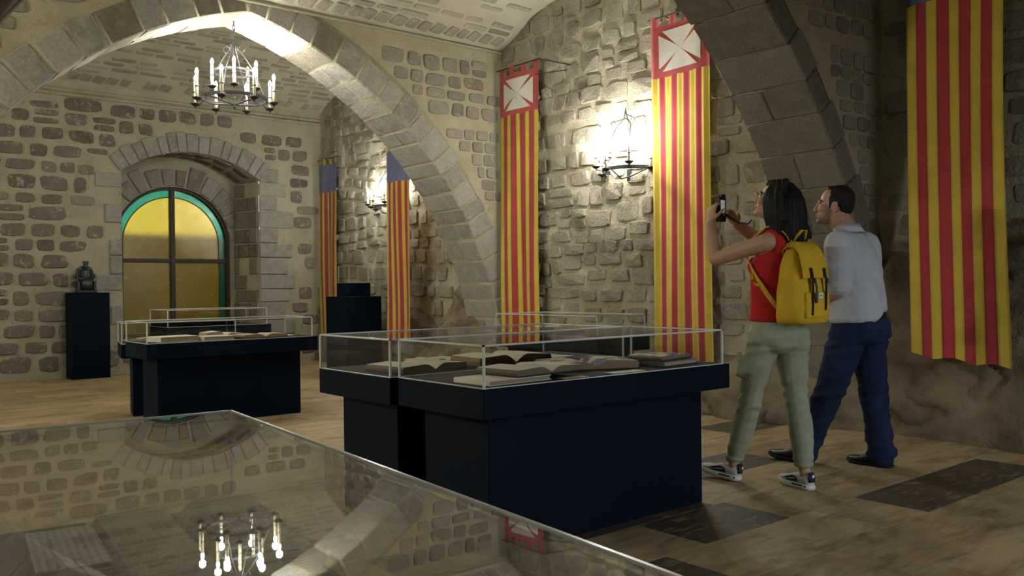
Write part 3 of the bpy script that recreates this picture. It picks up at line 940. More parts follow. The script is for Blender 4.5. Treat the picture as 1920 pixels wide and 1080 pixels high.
for k in range(5):
    a = 0.55 + k * 2 * math.pi / 5
    candle(CH, 0.215 * math.cos(a), 0.215 * math.sin(a), 0.215, 0.21, k in (1, 2, 4), CHANDELIER_W / 10)
    m2 = MB(); m2.tube([(0.195 * math.cos(a), 0.195 * math.sin(a), 0.37), (0.21 * math.cos(a), 0.21 * math.sin(a), 0.29), (0.215 * math.cos(a), 0.215 * math.sin(a), 0.20)], 0.005, 6)
    m2.obj('bracket', IRON, CH)

def sconce(y, z, watts, label, wallx=XR, sgn=-1, base=0.0):
    """half-round wall lamp; sgn gives the direction away from the wall"""
    root = empty('wall_lamp', (wallx + sgn * base, y, z), label, 'wall lamp', 'candle wall lamps' if sgn < 0 else None)
    S = sgn
    hc = -math.pi / 2; hd = math.pi / 2
    mb = MB()
    def half(r, zz, h, w):
        tmp = MB(); ring_band(tmp, r, zz, h, w, 24, -math.pi / 2, math.pi / 2)
        mb.add([(S * p[0], p[1], p[2]) for p in tmp.v], tmp.f)
    half(0.27, 0.06, 0.035, 0.012); half(0.25, 0.215, 0.014, 0.008)
    mb.obj('half_ring', IRON, root)
    m2 = MB()
    m2.box(min(0, S * 0.02), max(0, S * 0.02), -0.025, 0.025, -0.05, 0.07, 0.004)
    m2.tube([(0, -0.27, 0.06), (S * 0.10, -0.1, -0.02), (S * 0.12, 0, -0.035), (S * 0.10, 0.1, -0.02), (0, 0.27, 0.06)], 0.007, 6)
    m2.tube([(0, 0, 0.0), (S * 0.12, 0, -0.035), (S * 0.27, 0, 0.05)], 0.007, 6)
    m2.obj('back_plate', IRON, root)
    m3 = MB()
    for yy in (-0.16, 0.16):
        m3.tube([(S * 0.20, yy, 0.22), (S * 0.14, yy * 0.8, 0.36), (S * 0.08, yy * 0.6, 0.50), (S * 0.05, yy * 0.15, 0.57), (S * 0.05, 0, 0.66)], 0.006, 6)
        scroll(m3, (S * 0.09, yy * 0.75, 0.50), (0, math.copysign(1, yy), 0), (0, 0, 1), 0.8, 0.004)
    m3.tube([(-S * 0.06, 0, 0.60), (S * 0.05, 0, 0.62), (S * 0.05, 0, 0.68)], 0.005, 6)
    m3.obj('scroll_arms', IRON, root)
    for k in range(5):
        a = -math.pi / 2 + 0.12 + k * (math.pi - 0.24) / 4
        r = 0.335
        x_, y_ = S * max(r * math.cos(a), 0.06), r * math.sin(a)
        candle(root, x_, y_, 0.045 if k % 2 == 0 else 0.10, 0.17, True, watts / 5)
        m4 = MB(); m4.tube([(S * 0.27 * math.cos(a), 0.27 * math.sin(a), 0.055), (x_, y_, 0.02 if k % 2 == 0 else 0.07)], 0.006, 6)
        m4.obj('bracket', IRON, root)
    return root
sconce(5.94, 2.24, SCONCE_MID_W, 'iron candle wall lamp glowing between the two red-topped cross banners', base=0.03)
sconce(10.44, 2.22, SCONCE_FAR_W, 'iron candle wall lamp glowing beside the blue-topped banner seen through the arch', base=0.03)
# unseen lamps added on the opposite wall to brighten the hall
for y_, w_, t_ in ((5.9, ADDED_LEFT_MID_W, 'middle'), (10.4, ADDED_LEFT_FAR_W, 'farthest'), (1.0, ADDED_NEAR_W, 'nearest')):
    sconce(y_, 2.24, w_, 'added unseen iron candle wall lamp on the left wall, the %s bay' % t_, XL, 1, 0.03)

# ================================================================== BANNERS
def mat_cloth(name, c, v=0.10):
    t = NT(name)
    w1 = t.noise(900, 2, 0.5)
    cc = t.mix(t.ramp(t.noise(5, 4, 0.6), [(0.35, (0, 0, 0)), (0.7, (1, 1, 1))]), tuple(x * (1 - v) for x in c), tuple(min(1, x * (1 + v)) for x in c))
    t.col(cc); t.bump(w1, 0.12, 0.002)
    t.set(Roughness=0.85); t.b.inputs['Specular IOR Level'].default_value = 0.15
    t.b.inputs['Sheen Weight'].default_value = 0.15
    return t.m
RED = mat_cloth('red_cloth', (0.36, 0.045, 0.05)); YEL = mat_cloth('yellow_cloth', (0.56, 0.41, 0.06))
RED2 = mat_cloth('crimson_cloth', (0.40, 0.075, 0.075))
BLUE = mat_cloth('slate_blue_cloth', (0.13, 0.145, 0.25)); WHITE = mat_cloth('off_white_cloth', (0.62, 0.58, 0.53))
ROD = mat_plain('dark_rod', (0.02, 0.018, 0.016), (0.035, 0.03, 0.026), 20, 0.5)

def banner(y_far, width, ztop, zpanel, zbot, style, label, seed, slant=0.0, x=6.375, anchor=None, bottom=None):
    """hangs parallel to the right wall; local y grows towards the photographer's side of the wall"""
    root = empty('banner', (x, y_far, 0.0), label, 'banner', 'long striped banners on the right wall')
    rg = random.Random(seed); ph = rg.uniform(0, 6)
    def cl(u, z):                      # u across (0..1), z height -> local point
        s = max(0.0, (ztop - z)) / (ztop - zbot)
        f = 0.011 * math.sin(u * 13 + ph + 0.5 * math.sin(s * 3 + ph)) * (0.25 + s) + 0.012 * math.sin(u * 7 + 2 * ph + s * 2.4) + 0.016 * s * math.sin(s * 5 + ph)
        yy = -u * width * (1 - 0.03 * math.sin(math.pi * s)) + 0.012 * math.sin(s * 4 + ph) * s - width * 0.015
        return (f, yy, z)
    def patch(name, u0, u1, za, zb, mat, nu=4, nz=24, off=0.0, zbf=None, parent=None):
        vs = []; fs = []
        for i in range(nu + 1):
            u = u0 + (u1 - u0) * i / nu
            for k in range(nz + 1):
                zb_ = zb if zbf is None else zbf(u)
                z = za + (zb_ - za) * k / nz
                p = cl(u, z); vs.append((p[0] - off, p[1], p[2]))
        nv = len(vs)
        vs += [(p[0] + 0.003, p[1], p[2]) for p in vs]
        for i in range(nu):
            for k in range(nz):
                b = i * (nz + 1) + k
                fs.append((b, b + nz + 1, b + nz + 2, b + 1)); fs.append((nv + b, nv + b + 1, nv + b + nz + 2, nv + b + nz + 1))
        for k in range(nz):
            for b in (k, nu * (nz + 1) + k):
                fs.append((b, b + 1, nv + b + 1, nv + b))
        return mesh_obj(name, vs, fs, mat, parent or root, True)
    top_m, tab_m = (RED2, RED2) if style == 'cross' else (BLUE, YEL)
    tabh = 0.085
    for k in range(4):
        u0 = k * (1 - 0.13) / 3
        patch('hanging_tab', u0, u0 + 0.13, ztop + 0.012, ztop - tabh - 0.004, tab_m, 2, 3)
    panel = patch('top_panel', 0, 1, ztop - tabh, zpanel, top_m, 18, 12)
    if style == 'cross':
        zc = (ztop - tabh + zpanel) / 2; hz = (ztop - tabh - zpanel) / 2 - 0.055; hu = 0.5 - 0.13
        def arm(dx, dz):               # one splayed arm of the cross, following the cloth
            nv_, nu_ = 12, 8; vs = []; fs = []
            for i in range(nv_ + 1):
                t_ = i / nv_
                w_ = t_ * 0.92 if t_ < 0.26 else 0.24 + (t_ - 0.26) / 0.74 * 0.60
                for k in range(nu_ + 1):
                    q = (2 * k / nu_ - 1) * w_
                    a_, b_ = (dx * t_ + dz * q, dz * t_ - dx * q)
                    p = cl(0.5 + a_ * hu, zc + b_ * hz); vs.append((p[0] - 0.006, p[1], p[2]))
            for i in range(nv_):
                for k in range(nu_):
                    b0 = i * (nu_ + 1) + k; fs.append((b0, b0 + 1, b0 + nu_ + 2, b0 + nu_ + 1))
            n0 = len(vs); vs += [(p[0] + 0.004, p[1], p[2]) for p in vs]; fs += [tuple(n0 + i for i in f)[::-1] for f in list(fs)]
            return mesh_obj('cross_arm', vs, fs, WHITE, panel, True)
        for dx_, dz_ in ((0, 1), (0, -1), (1, 0), (-1, 0)):
            arm(dx_, dz_)
    edges = [0.0]
    ws = [1.05, 1.0, 0.95, 1.1, 0.9, 1.12, 0.95, 1.0, 1.0]
    for w in ws:
        edges.append(edges[-1] + w / sum(ws))
    for k in range(9):
        patch('stripe', edges[k], edges[k + 1], zpanel + 0.004, zbot, YEL if k % 2 == 0 else RED, 4, 40, 0.0, (lambda u: zbot - slant * u + 0.012 * math.sin(u * 15 + ph)))
    m_ = MB(); m_.tube([(0.0, 0.03, ztop), (0.0, -width - 0.05, ztop)], 0.007, 6)
    rod = m_.obj('rod', ROD, root)
    if anchor:
        m_ = MB(); ax, ay, az = anchor[0] - x, anchor[1] - y_far, anchor[2]
        m_.tube([(0, -width - 0.03, ztop), (ax, ay, az)], 0.006, 6)
        m_.tube([(0, -width * 0.95, ztop - 0.16), (ax, ay, az - 0.015)], 0.005, 6)
        m_.obj('bracket', ROD, root)
    m_ = MB(); m_.tube([(0.0, -width * 0.25, ztop), (XR - x + 0.05, -width * 0.25, ztop - 0.02)], 0.007, 6)
    m_.obj('wall_fixing', ROD, root)
    return root
banner(7.905, 0.685, 3.665, 3.115, 0.42, 'cross', 'slimmer red and yellow striped banner with a white cross, beside the arch leg', 1, 0.0, 6.375, (6.52, 6.70, 3.50))
banner(5.560, 0.690, 3.690, 3.115, 0.40, 'cross', 'wide striped banner with a white cross on red, in front of the woman', 2, 0.0, 6.375, None)
banner(3.010, 0.668, 3.700, 3.130, 0.625, 'plain', 'striped banner hanging nearest, at the right edge behind the man', 3, 0.06, 6.22, None)
banner(12.440, 0.575, 3.150, 2.630, 0.43, 'plain', 'narrow far striped banner with blue top in the corner near the window', 4, 0.0, 6.375, None)
banner(9.860, 0.567, 3.020, 2.520, 0.47, 'plain', 'striped banner with blue top partly hidden by the middle arch', 5, 0.0, 6.02, None)

# ================================================================== DISPLAY CASES
NAVY = mat_plain('midnight_blue_paint', (0.0010, 0.0048, 0.013), (0.0014, 0.006, 0.016), 4, 0.55, 0.05, 80, 0.002, 0.08)
FELT = mat_plain('dark_case_lining', (0.020, 0.022, 0.026), (0.03, 0.032, 0.036), 12, 0.9)
def mat_glass(name, tint, f0=0.04, veil=0.0, k=0.6):
    t = NT(name); t.t.nodes.remove(t.b)
    lw = t.n('LayerWeight'); lw.inputs['Blend'].default_value = 0.5
    f5 = t.math('POWER', lw.outputs['Facing'], 5.0)
    fac = t.math('MULTIPLY', t.math('ADD', t.math('MULTIPLY', f5, 1 - f0), f0), k)
    tr = t.n('BsdfTransparent'); tr.inputs[0].default_value = (*tint, 1)
    gl = t.n('BsdfGlossy'); gl.inputs['Roughness'].default_value = 0.006
    m = t.n('MixShader'); t.l(fac, m.inputs[0]); t.l(tr.outputs[0], m.inputs[1]); t.l(gl.outputs[0], m.inputs[2])
    last = m
    if veil:                      # pale diffuse veil mixed in to brighten the reflecting pane
        df = t.n('BsdfDiffuse'); df.inputs[0].default_value = (0.6, 0.57, 0.5, 1)
        last = t.n('MixShader'); last.inputs[0].default_value = veil
        t.l(m.outputs[0], last.inputs[1]); t.l(df.outputs[0], last.inputs[2])
    t.l(last.outputs[0], t.out.inputs['Surface'])
    return t.m
GLASS = mat_glass('clear_acrylic', (0.985, 0.988, 0.985))
GLASS_F = mat_glass('veiled_acrylic', (0.965, 0.97, 0.965), 0.15, 0.05, 1.0)
EDGE = mat_plain('bright_acrylic_edge', (0.58, 0.60, 0.58), None, 1, 0.25, spec=0.6)

def display_case(x0, x1, y0, y1, top, label, over=0.105, glass_h=0.178, rot=0.0, inset=(0.0, 0.05, 0.0, 0.0), pivot=None, edge=0.0045, top_mat=None):
    px, py = pivot if pivot else ((x0 + x1) / 2, (y0 + y1) / 2)
    root = empty('display_case', (px, py, 0.0), label, 'display case', 'museum display cases', rot)
    a0, a1, b0, b1 = x0 - px, x1 - px, y0 - py, y1 - py
    MB().box(a0 + over, a1 - over, b0 + over, b1 - over * 0.6, 0.0, top - 0.125, 0.003).obj('plinth', NAVY, root)
    MB().box(a0, a1, b0, b1, top - 0.127, top, 0.003).obj('tabletop', NAVY, root)
    MB().box(a0 + 0.03, a1 - 0.03, b0 + 0.03, b1 - 0.03, top, top + 0.004).obj('lining', FELT, root)
    g0, g1, h0, h1 = a0 + 0.006 + inset[0], a1 - 0.006 - inset[1], b0 + 0.006 + inset[2], b1 - 0.006 - inset[3]
    z0, z1, t = top + 0.0005, top + glass_h, 0.006
    cov = MB().box(g0, g1, h0, h1, z1 - t, z1).obj('glass_cover', top_mat or GLASS, root)
    for nm, bx in (('pane', (g0, g1, h0, h0 + t)), ('pane', (g0, g1, h1 - t, h1)), ('pane', (g0, g0 + t, h0 + t, h1 - t)), ('pane', (g1 - t, g1, h0 + t, h1 - t))):
        MB().box(bx[0], bx[1], bx[2], bx[3], z0, z1 - t - 0.0005).obj(nm, GLASS, cov)
    e = edge
    for (xa, ya) in ((g0, h0), (g1, h0), (g0, h1), (g1, h1)):
        MB().box(xa - e, xa + e, ya - e, ya + e, z0, z1).obj('corner_edge', EDGE, cov)
    for (xa, xb, ya, yb) in ((g0, g1, h0, h0), (g0, g1, h1, h1), (g0, g0, h0, h1), (g1, g1, h0, h1)):
        MB().box(xa - e, xb + e, ya - e, yb + e, z1 - e * 0.8, z1 + e * 0.8).obj('top_edge', EDGE, cov)
    for (xa, xb, ya, yb) in ((g0, g1, h0, h0), (g0, g0, h0, h1)):
        MB().box(xa - e * 0.5, xb + e * 0.5, ya - e * 0.5, yb + e * 0.5, z0, z0 + e).obj('bottom_edge', EDGE, cov)
    return root
display_case(2.150, 3.785, 2.783, 3.433, 0.730, 'large dark blue display case of open books nearest the woman')
display_case(2.125, 3.760, 3.462, 4.165, 0.728, 'dark blue display case pushed against the back of the nearest book case')
display_case(2.200, 3.725, 7.320, 7.900, 0.708, 'dark blue display case of pale books in front of the coloured window', 0.12)
display_case(2.250, 3.30, 8.22, 8.72, 0.665, 'lower dark case tucked behind the case in front of the window', 0.10, 0.19, math.radians(-12), pivot=(2.25, 8.22))
display_case(3.30, 4.56, 10.2, 10.85, 0.715, 'farthest display case with a tall clear cover below the window', 0.10, 0.20)
display_case(5.060, 5.700, 5.02, 6.36, 0.715, 'dark display case along the right wall beneath the glowing wall lamp', 0.10)
FG = display_case(-0.015, 0.640, 0.02, 1.608, 0.742, 'glass-topped display case in the foreground reflecting the chandelier', 0.10, 0.178, math.radians(-5.0), (0, 0, 0, 0), (0.640, 1.608), 0.0022, GLASS_F)

# ================================================================== BOOKS AND PAPERS
def mat_page(name, c, ink, lines=150.0, amount=0.55, blue=None, axis=1):
    t = NT(name)
    tc = t.n('TexCoord').outputs['Object']
    sx = t.n('SeparateXYZ'); t.l(tc, sx.inputs[0])
    f = t.math('FRACT', t.math('MULTIPLY', sx.outputs[axis], lines))
    ln = t.math('LESS_THAN', f, 0.48)
    mp_ = t.n('Mapping'); mp_.inputs['Scale'].default_value = (240, lines * 0.9, 1) if axis == 1 else (lines * 0.9, 240, 1)
    t.l(tc, mp_.inputs['Vector'])
    wd = t.math('GREATER_THAN', t.noise(1.0, 1, 0.4, mp_.outputs[0]), 0.46)
    k = t.math('MULTIPLY', t.math('MULTIPLY', ln, wd), amount)
    base = t.ramp(t.noise(9, 5, 0.6, tc), [(0.3, tuple(x * 0.86 for x in c)), (0.7, c)])
    col = t.mix(k, base, ink)
    if blue:
        col = t.mix(t.ramp(t.noise(16, 2, 0.4, tc), [(0.52, (0, 0, 0)), (0.56, (1, 1, 1))]), col, blue)
        col = t.mix(t.ramp(t.noise(34, 3, 0.5, tc, 0.5), [(0.60, (0, 0, 0)), (0.63, (1, 1, 1))]), col, (0.34, 0.25, 0.10))
    t.col(col); t.set(Roughness=0.8)
    return t.m
PAGE = mat_page('printed_page', (0.78, 0.72, 0.57), (0.16, 0.13, 0.09))
PAGE_T = mat_page('tan_parchment_page', (0.62, 0.53, 0.36), (0.14, 0.10, 0.06), 110)
PAGE_I = mat_page('illuminated_page', (0.72, 0.62, 0.41), (0.15, 0.11, 0.07), 130, 0.4, (0.10, 0.11, 0.24))
PAPER = mat_page('typed_sheet', (0.80, 0.78, 0.68), (0.14, 0.12, 0.09), 95.0, 0.5, None, 0)
PLAIN = mat_page('blank_page', (0.78, 0.71, 0.56), (0.5, 0.45, 0.33), 150, 0.0)
def mat_edges(name, c):
    t = NT(name)
    sx = t.n('SeparateXYZ'); t.l(t.pos(), sx.inputs[0])
    cb = t.n('CombineXYZ'); t.l(t.math('MULTIPLY', sx.outputs[2], 500), cb.inputs[2])
    t.col(t.ramp(t.noise(1.0, 3, 0.6, cb.outputs[0]), [(0.35, tuple(x * 0.6 for x in c)), (0.65, c)])); t.set(Roughness=0.85)
    return t.m
EDGES, EDGES_D, EDGES_R = mat_edges('page_edges', (0.45, 0.38, 0.26)), mat_edges('dark_page_edges', (0.20, 0.17, 0.12)), mat_edges('reddish_page_edges', (0.34, 0.22, 0.13))
LEATHER = mat_plain('dark_leather', (0.03, 0.022, 0.016), (0.055, 0.04, 0.028), 20, 0.6, 0.2)
LEATHER_B = mat_plain('blue_grey_cover', (0.05, 0.06, 0.10), (0.08, 0.095, 0.14), 15, 0.6)

def open_book(pos, rz, w, d, t, label, page, edge, cover, tl=1.0, tr=1.0, wav=0.0):
    """lying open; w is the full spread, d the height of a page, t the thickness of the block"""
    root = empty('open_book', pos, label, 'book', 'open books in the display cases', rz)
    MB().box(-w / 2 - 0.006, w / 2 + 0.006, -d / 2 - 0.006, d / 2 + 0.006, 0.0, 0.005, 0.0015).obj('cover', cover, root)
    for s, th in ((-1, t * tl), (1, t * tr)):
        prof = []
        n = 14
        for i in range(n + 1):
            u = i / n                              # 0 at the gutter, 1 at the fore edge
            z = th * (0.18 + 0.95 * math.sin(min(1.0, u / 0.34) * math.pi / 2) * (1 - 0.22 * max(0, u - 0.34) / 0.66)) + wav * math.sin(u * 9 + s)
            prof.append((s * u * w / 2, 0.005 + z))
        fore = s * (w / 2 + 0.008)
        pts = prof + [(fore, 0.005 + prof[-1][1] * 0.45), (s * w / 2, 0.0055), (0.0, 0.0055)]
        m = len(pts); vs = [(x, -d / 2, z) for x, z in pts] + [(x, d / 2, z) for x, z in pts]
        fs = []; fm = []
        for k in range(m):
            k2 = (k + 1) % m
            f_ = (k, k2, m + k2, m + k)
            fs.append(f_ if s > 0 else f_[::-1]); fm.append(0 if k < n else 1)
        fs += [tuple(range(m)) if s < 0 else tuple(range(m))[::-1], tuple(range(m, 2 * m))]; fm += [1, 1]
        mesh_obj('page_block', vs, fs, [page, edge], root, False, None, fm)
    return root
def closed_book(pos, rz, w, d, t, label, cover, edge=None):
    root = empty('closed_book', pos, label, 'book', 'closed books in the display cases', rz)
    MB().box(-w / 2, w / 2, -d / 2, d / 2, 0.0, 0.004, 0.001).obj('back_cover', cover, root)
    MB().box(-w / 2, w / 2, -d / 2, d / 2, t - 0.004, t, 0.001).obj('front_cover', cover, root)
    MB().box(-w / 2 + 0.004, w / 2 - 0.005, -d / 2 + 0.005, d / 2 - 0.005, 0.0042, t - 0.0042).obj('page_block', edge or EDGES, root)
    MB().box(-w / 2 - 0.003, -w / 2 + 0.003, -d / 2, d / 2, 0.0, t, 0.002).obj('spine', cover, root)
    return root
def sheet(pos, rz, w, d, label, mat, name='paper_sheet', rx=0.0):
    n = 6; vs = []; fs = []
    for i in range(n + 1):
        for k in range(n + 1):
            u, v = i / n - 0.5, k / n - 0.5
            vs.append((u * w, v * d, 0.0015 + 0.006 * max(0, abs(u) - 0.3) * (1 if v > 0 else 0.3)))
    for i in range(n):
        for k in range(n):
            b = i * (n + 1) + k; fs.append((b, b + n + 1, b + n + 2, b + 1))
    nv = len(vs); vs += [(p[0], p[1], p[2] - 0.0012) for p in vs]; fs += [tuple(nv + i for i in f)[::-1] for f in fs]
    o = mesh_obj(name, vs, fs, mat, None, True, pos)
    o.rotation_euler = (rx, 0, rz)
    return tag(o, label, 'paper')
Z0 = 0.7345
closed_book((2.39, 2.955, Z0), 0.05, 0.36, 0.24, 0.022, 'pale flat book under the big open book at the case corner', PLAIN)
open_book((2.58, 2.99, Z0 + 0.0225), 0.10, 0.42, 0.26, 0.028, 'big open book at the near corner of the nearest case', PAGE, EDGES_D, LEATHER, 1.0, 0.9)
open_book((3.075, 3.135, Z0), -0.40, 0.44, 0.29, 0.034, 'open illuminated manuscript with blue and gold miniatures', PAGE_I, EDGES_R, LEATHER, 1.0, 1.1)
closed_book((3.50, 2.99, Z0), 0.1, 0.30, 0.22, 0.026, 'blue-grey closed book at the right end of the case', LEATHER_B)
open_book((3.49, 3.01, Z0 + 0.027), 0.2, 0.30, 0.20, 0.020, 'small open book lying on the blue-grey closed book', PAGE_I, EDGES_D, LEATHER, 1.0, 0.8)
sheet((2.70, 2.835, Z0), 0.04, 0.15, 0.06, 'white caption slip at the front edge below the big open book', PLAIN)
sheet((3.05, 2.845, Z0), -0.03, 0.22, 0.08, 'white caption slip at the front edge below the illuminated manuscript', PLAIN)
Z1 = 0.7325
open_book((2.43, 3.70, Z1), 0.10, 0.40, 0.30, 0.030, 'open book with dark page edges at the left end of the rear case', PAGE, EDGES_D, LEATHER)
open_book((2.76, 4.00, Z1), 0.1, 0.30, 0.20, 0.016, 'thin open booklet with loose leaves in the rear case', PAGE, EDGES, LEATHER, 1, 0.8, 0.002)
open_book((2.95, 3.66, Z1), -0.06, 0.46, 0.28, 0.046, 'thick open book with reddish edges in the rear case', PLAIN, EDGES_R, LEATHER)
sheet((3.40, 3.80, Z1), 0.1, 0.28, 0.2, 'cream sheet lying at the right end of the rear case', PAGE)
Z2 = 0.7125
closed_book((2.48, 7.52, Z2), 0.15, 0.34, 0.25, 0.045, 'cream closed book at the left end of the case by the window', PLAIN)
closed_book((2.82, 7.48, Z2), 0.02, 0.27, 0.22, 0.034, 'cream closed book in the middle of the case by the window', PLAIN)
open_book((3.24, 7.50, Z2), 0.06, 0.42, 0.24, 0.028, 'open book at the right of the case by the window', PAGE_T, EDGES_R, LEATHER)
open_book((2.99, 7.76, Z2), 0.05, 0.34, 0.17, 0.05, 'open book with bulging pages behind the cream books', PLAIN, EDGES, LEATHER, 1.0, 0.7)
sheet((3.52, 7.66, Z2), 0.2, 0.22, 0.16, 'white sheet at the right end of the case by the window', PLAIN)
open_book((2.68, 8.42, 0.6695), -0.1, 0.42, 0.26, 0.03, 'open book in the lower case behind the window case', PAGE_T, EDGES, LEATHER)
open_book((3.95, 10.5, 0.7195), 0.1, 0.4, 0.26, 0.03, 'open book in the farthest case below the window', PAGE_T, EDGES, LEATHER)
Z3 = 0.7195
open_book((5.34, 6.02, Z3), 1.3, 0.36, 0.26, 0.055, 'white open book inside the case under the wall lamp', PLAIN, EDGES, LEATHER, 1, 0.6)
closed_book((5.40, 5.28, Z3), 1.45, 0.40, 0.28, 0.055, 'thick tan closed book inside the case under the wall lamp', mat_plain('tan_cover', (0.34, 0.25, 0.13), (0.42, 0.32, 0.18), 14, 0.7), EDGES_R)
closed_book((5.38, 5.66, Z3), 1.50, 0.28, 0.26, 0.04, 'dark closed book between the white and tan books by the wall', LEATHER)
# foreground case
ZF = 0.7465
open_book((0.475, 1.325, ZF), math.radians(-7), 0.245, 0.38, 0.034, 'large tan parchment volume lying open in the foreground case', PAGE_T, EDGES, LEATHER, 0.9, 1.0)
FCARD = MB().box(-0.065, 0.065, -0.14, 0.14, 0, 0.031, 0.003).obj('caption_stand', FELT, None, False, (0.277, 1.385, ZF))
FCARD.rotation_euler = (0, 0, math.radians(-7)); tag(FCARD, 'dark low stand beneath the typed sheet in the foreground case', 'stand')
sheet((0.299, 1.379, ZF + 0.0325), math.radians(-7), 0.092, 0.218, 'white typed sheet inside the foreground case', PAPER)
open_book((0.40, 0.66, ZF), math.radians(-5), 0.36, 0.34, 0.035, 'second open volume nearer the lens in the foreground case', PAGE_T, EDGES, LEATHER)

# ================================================================== PEDESTALS, STATUETTE
PD = empty('pedestal', (2.985, 12.37, 0.0), 'tall dark blue pedestal carrying the statuette left of the window', 'pedestal')
MB().box(-0.235, 0.235, -0.12, 0.18, 0.0, 1.118, 0.004).obj('shaft', NAVY, PD)
MB().box(-0.24, 0.24, -0.125, 0.185, 1.1185, 1.126, 0.002).obj('top_plate', NAVY, PD)
BRONZE = mat_plain('dark_bronze', (0.008, 0.010, 0.012), (0.022, 0.026, 0.030), 18, 0.4, 0.3, 60, 0.006, 0.6)
ST = empty('statuette', (2.955, 12.36, 1.1265), 'dark bronze statuette of a seated crowned king on the pedestal', 'statuette')
mb = MB(); mb.box(-0.12, 0.12, -0.09, 0.10, 0.0, 0.03, 0.006); mb.box(-0.16, -0.13, -0.05, -0.02, 0.0, 0.02, 0.003)
mb.obj('base', BRONZE, ST)
mb = MB(); mb.box(-0.100, 0.100, 0.02, 0.095, 0.03, 0.30, 0.012)
for sx in (-1, 1):
    mb.box(sx * 0.095 - 0.014, sx * 0.095 + 0.014, -0.07, 0.09, 0.03, 0.155, 0.006)
vs = []; fs = []                                       # rounded head of the throne
for k in range(13):
    a = math.pi * k / 12
    for yy in (0.03, 0.09):
        vs.append((-0.095 * math.cos(a), yy, 0.29 + 0.065 * math.sin(a)))
for k in range(12):
    fs.append((2 * k, 2 * k + 1, 2 * k + 3, 2 * k + 2))
fs += [tuple(range(0, 26, 2)), tuple(range(1, 26, 2))[::-1]]
mb.add(vs, fs); mb.obj('throne', BRONZE, ST)
def loft(secs, n=16):
    """secs: (centre, half-axis vector a, half-axis vector b)"""
    vs = []; fs = []
    for c, a, b in secs:
        c, a, b = Vector(c), Vector(a), Vector(b)
        for k in range(n):
            th = 2 * math.pi * k / n
            vs.append(c + a * math.cos(th) + b * math.sin(th))
    for i in range(len(secs) - 1):
        for k in range(n):
            k2 = (k + 1) % n
            fs.append((i * n + k, i * n + k2, (i + 1) * n + k2, (i + 1) * n + k))
    fs.append(tuple(range(n))[::-1]); fs.append(tuple((len(secs) - 1) * n + k for k in range(n)))
    return vs, fs
mb = MB()
ex = lambda a, b: ((a, 0, 0), (0, b, 0))
mb.add(*loft([((0, -0.045, 0.03), *ex(0.085, 0.045)), ((0, -0.05, 0.10), *ex(0.075, 0.045)), ((0, -0.045, 0.155), *ex(0.075, 0.05)), ((0, 0.0, 0.18), *ex(0.07, 0.05)), ((0, 0.015, 0.24), *ex(0.066, 0.042)), ((0, 0.012, 0.285), *ex(0.062, 0.034)), ((0, 0.008, 0.305), *ex(0.03, 0.025))], 16))
for sx in (-1, 1):
    mb.tube([(sx * 0.06, 0.012, 0.275), (sx * 0.088, -0.005, 0.215), (sx * 0.070, -0.06, 0.175), (sx * 0.04, -0.075, 0.19)], [0.022, 0.021, 0.017, 0.012], 8)
    mb.tube([(sx * 0.035, 0.0, 0.165), (sx * 0.042, -0.075, 0.155), (sx * 0.040, -0.08, 0.04)], [0.03, 0.028, 0.02], 8)
mb.tube([(0.045, -0.08, 0.12), (0.055, -0.085, 0.30)], 0.006, 6)
mb.obj('robed_figure', BRONZE, ST, True)
mb = MB(); mb.lathe([(0.012, 0.295), (0.022, 0.312), (0.030, 0.335), (0.031, 0.355), (0.026, 0.375), (0.012, 0.388)], 12, (0, 0.0, 0))
mb.add(*loft([((0, -0.018, 0.325), *ex(0.018, 0.014)), ((0, -0.024, 0.302), *ex(0.012, 0.010))], 8))
mb.obj('head', BRONZE, ST, True)
mb = MB(); ring_band(mb, 0.030, 0.385, 0.022, 0.006, 20)
for k in range(8):
    a = 2 * math.pi * k / 8
    mb.box(0.030 * math.cos(a) - 0.006, 0.030 * math.cos(a) + 0.006, 0.030 * math.sin(a) - 0.006, 0.030 * math.sin(a) + 0.006, 0.39, 0.415, 0.002)
mb.obj('crown', BRONZE, ST)

VP = empty('stepped_pedestal', (5.80, 10.35, 0.0), 'stepped black pedestal with small clear cover between the blue-topped banners', 'pedestal')
MB().box(-0.27, 0.27, -0.27, 0.27, 0.0, 1.035, 0.004).obj('lower_block', NAVY, VP)
MB().box(-0.165, 0.165, -0.165, 0.165, 1.0355, 1.215, 0.004).obj('upper_block', NAVY, VP)
cov = MB().box(-0.145, 0.145, -0.145, 0.145, 1.434, 1.440).obj('glass_cover', GLASS, VP)
for b_ in ((-0.145, 0.145, -0.145, -0.139), (-0.145, 0.145, 0.139, 0.145), (-0.145, -0.139, -0.139, 0.139), (0.139, 0.145, -0.139, 0.139)):
    MB().box(*b_, 1.2155, 1.4335).obj('pane', GLASS, cov)
for (xa, ya) in ((-0.145, -0.145), (0.145, -0.145), (-0.145, 0.145), (0.145, 0.145)):
    MB().box(xa - 0.003, xa + 0.003, ya - 0.003, ya + 0.003, 1.2155, 1.44).obj('corner_edge', EDGE, cov)
for (xa, xb, ya, yb) in ((-0.145, 0.145, -0.145, -0.145), (-0.145, -0.145, -0.145, 0.145)):
    MB().box(xa - 0.003, xb + 0.003, ya - 0.003, yb + 0.003, 1.438, 1.443).obj('top_edge', EDGE, cov)
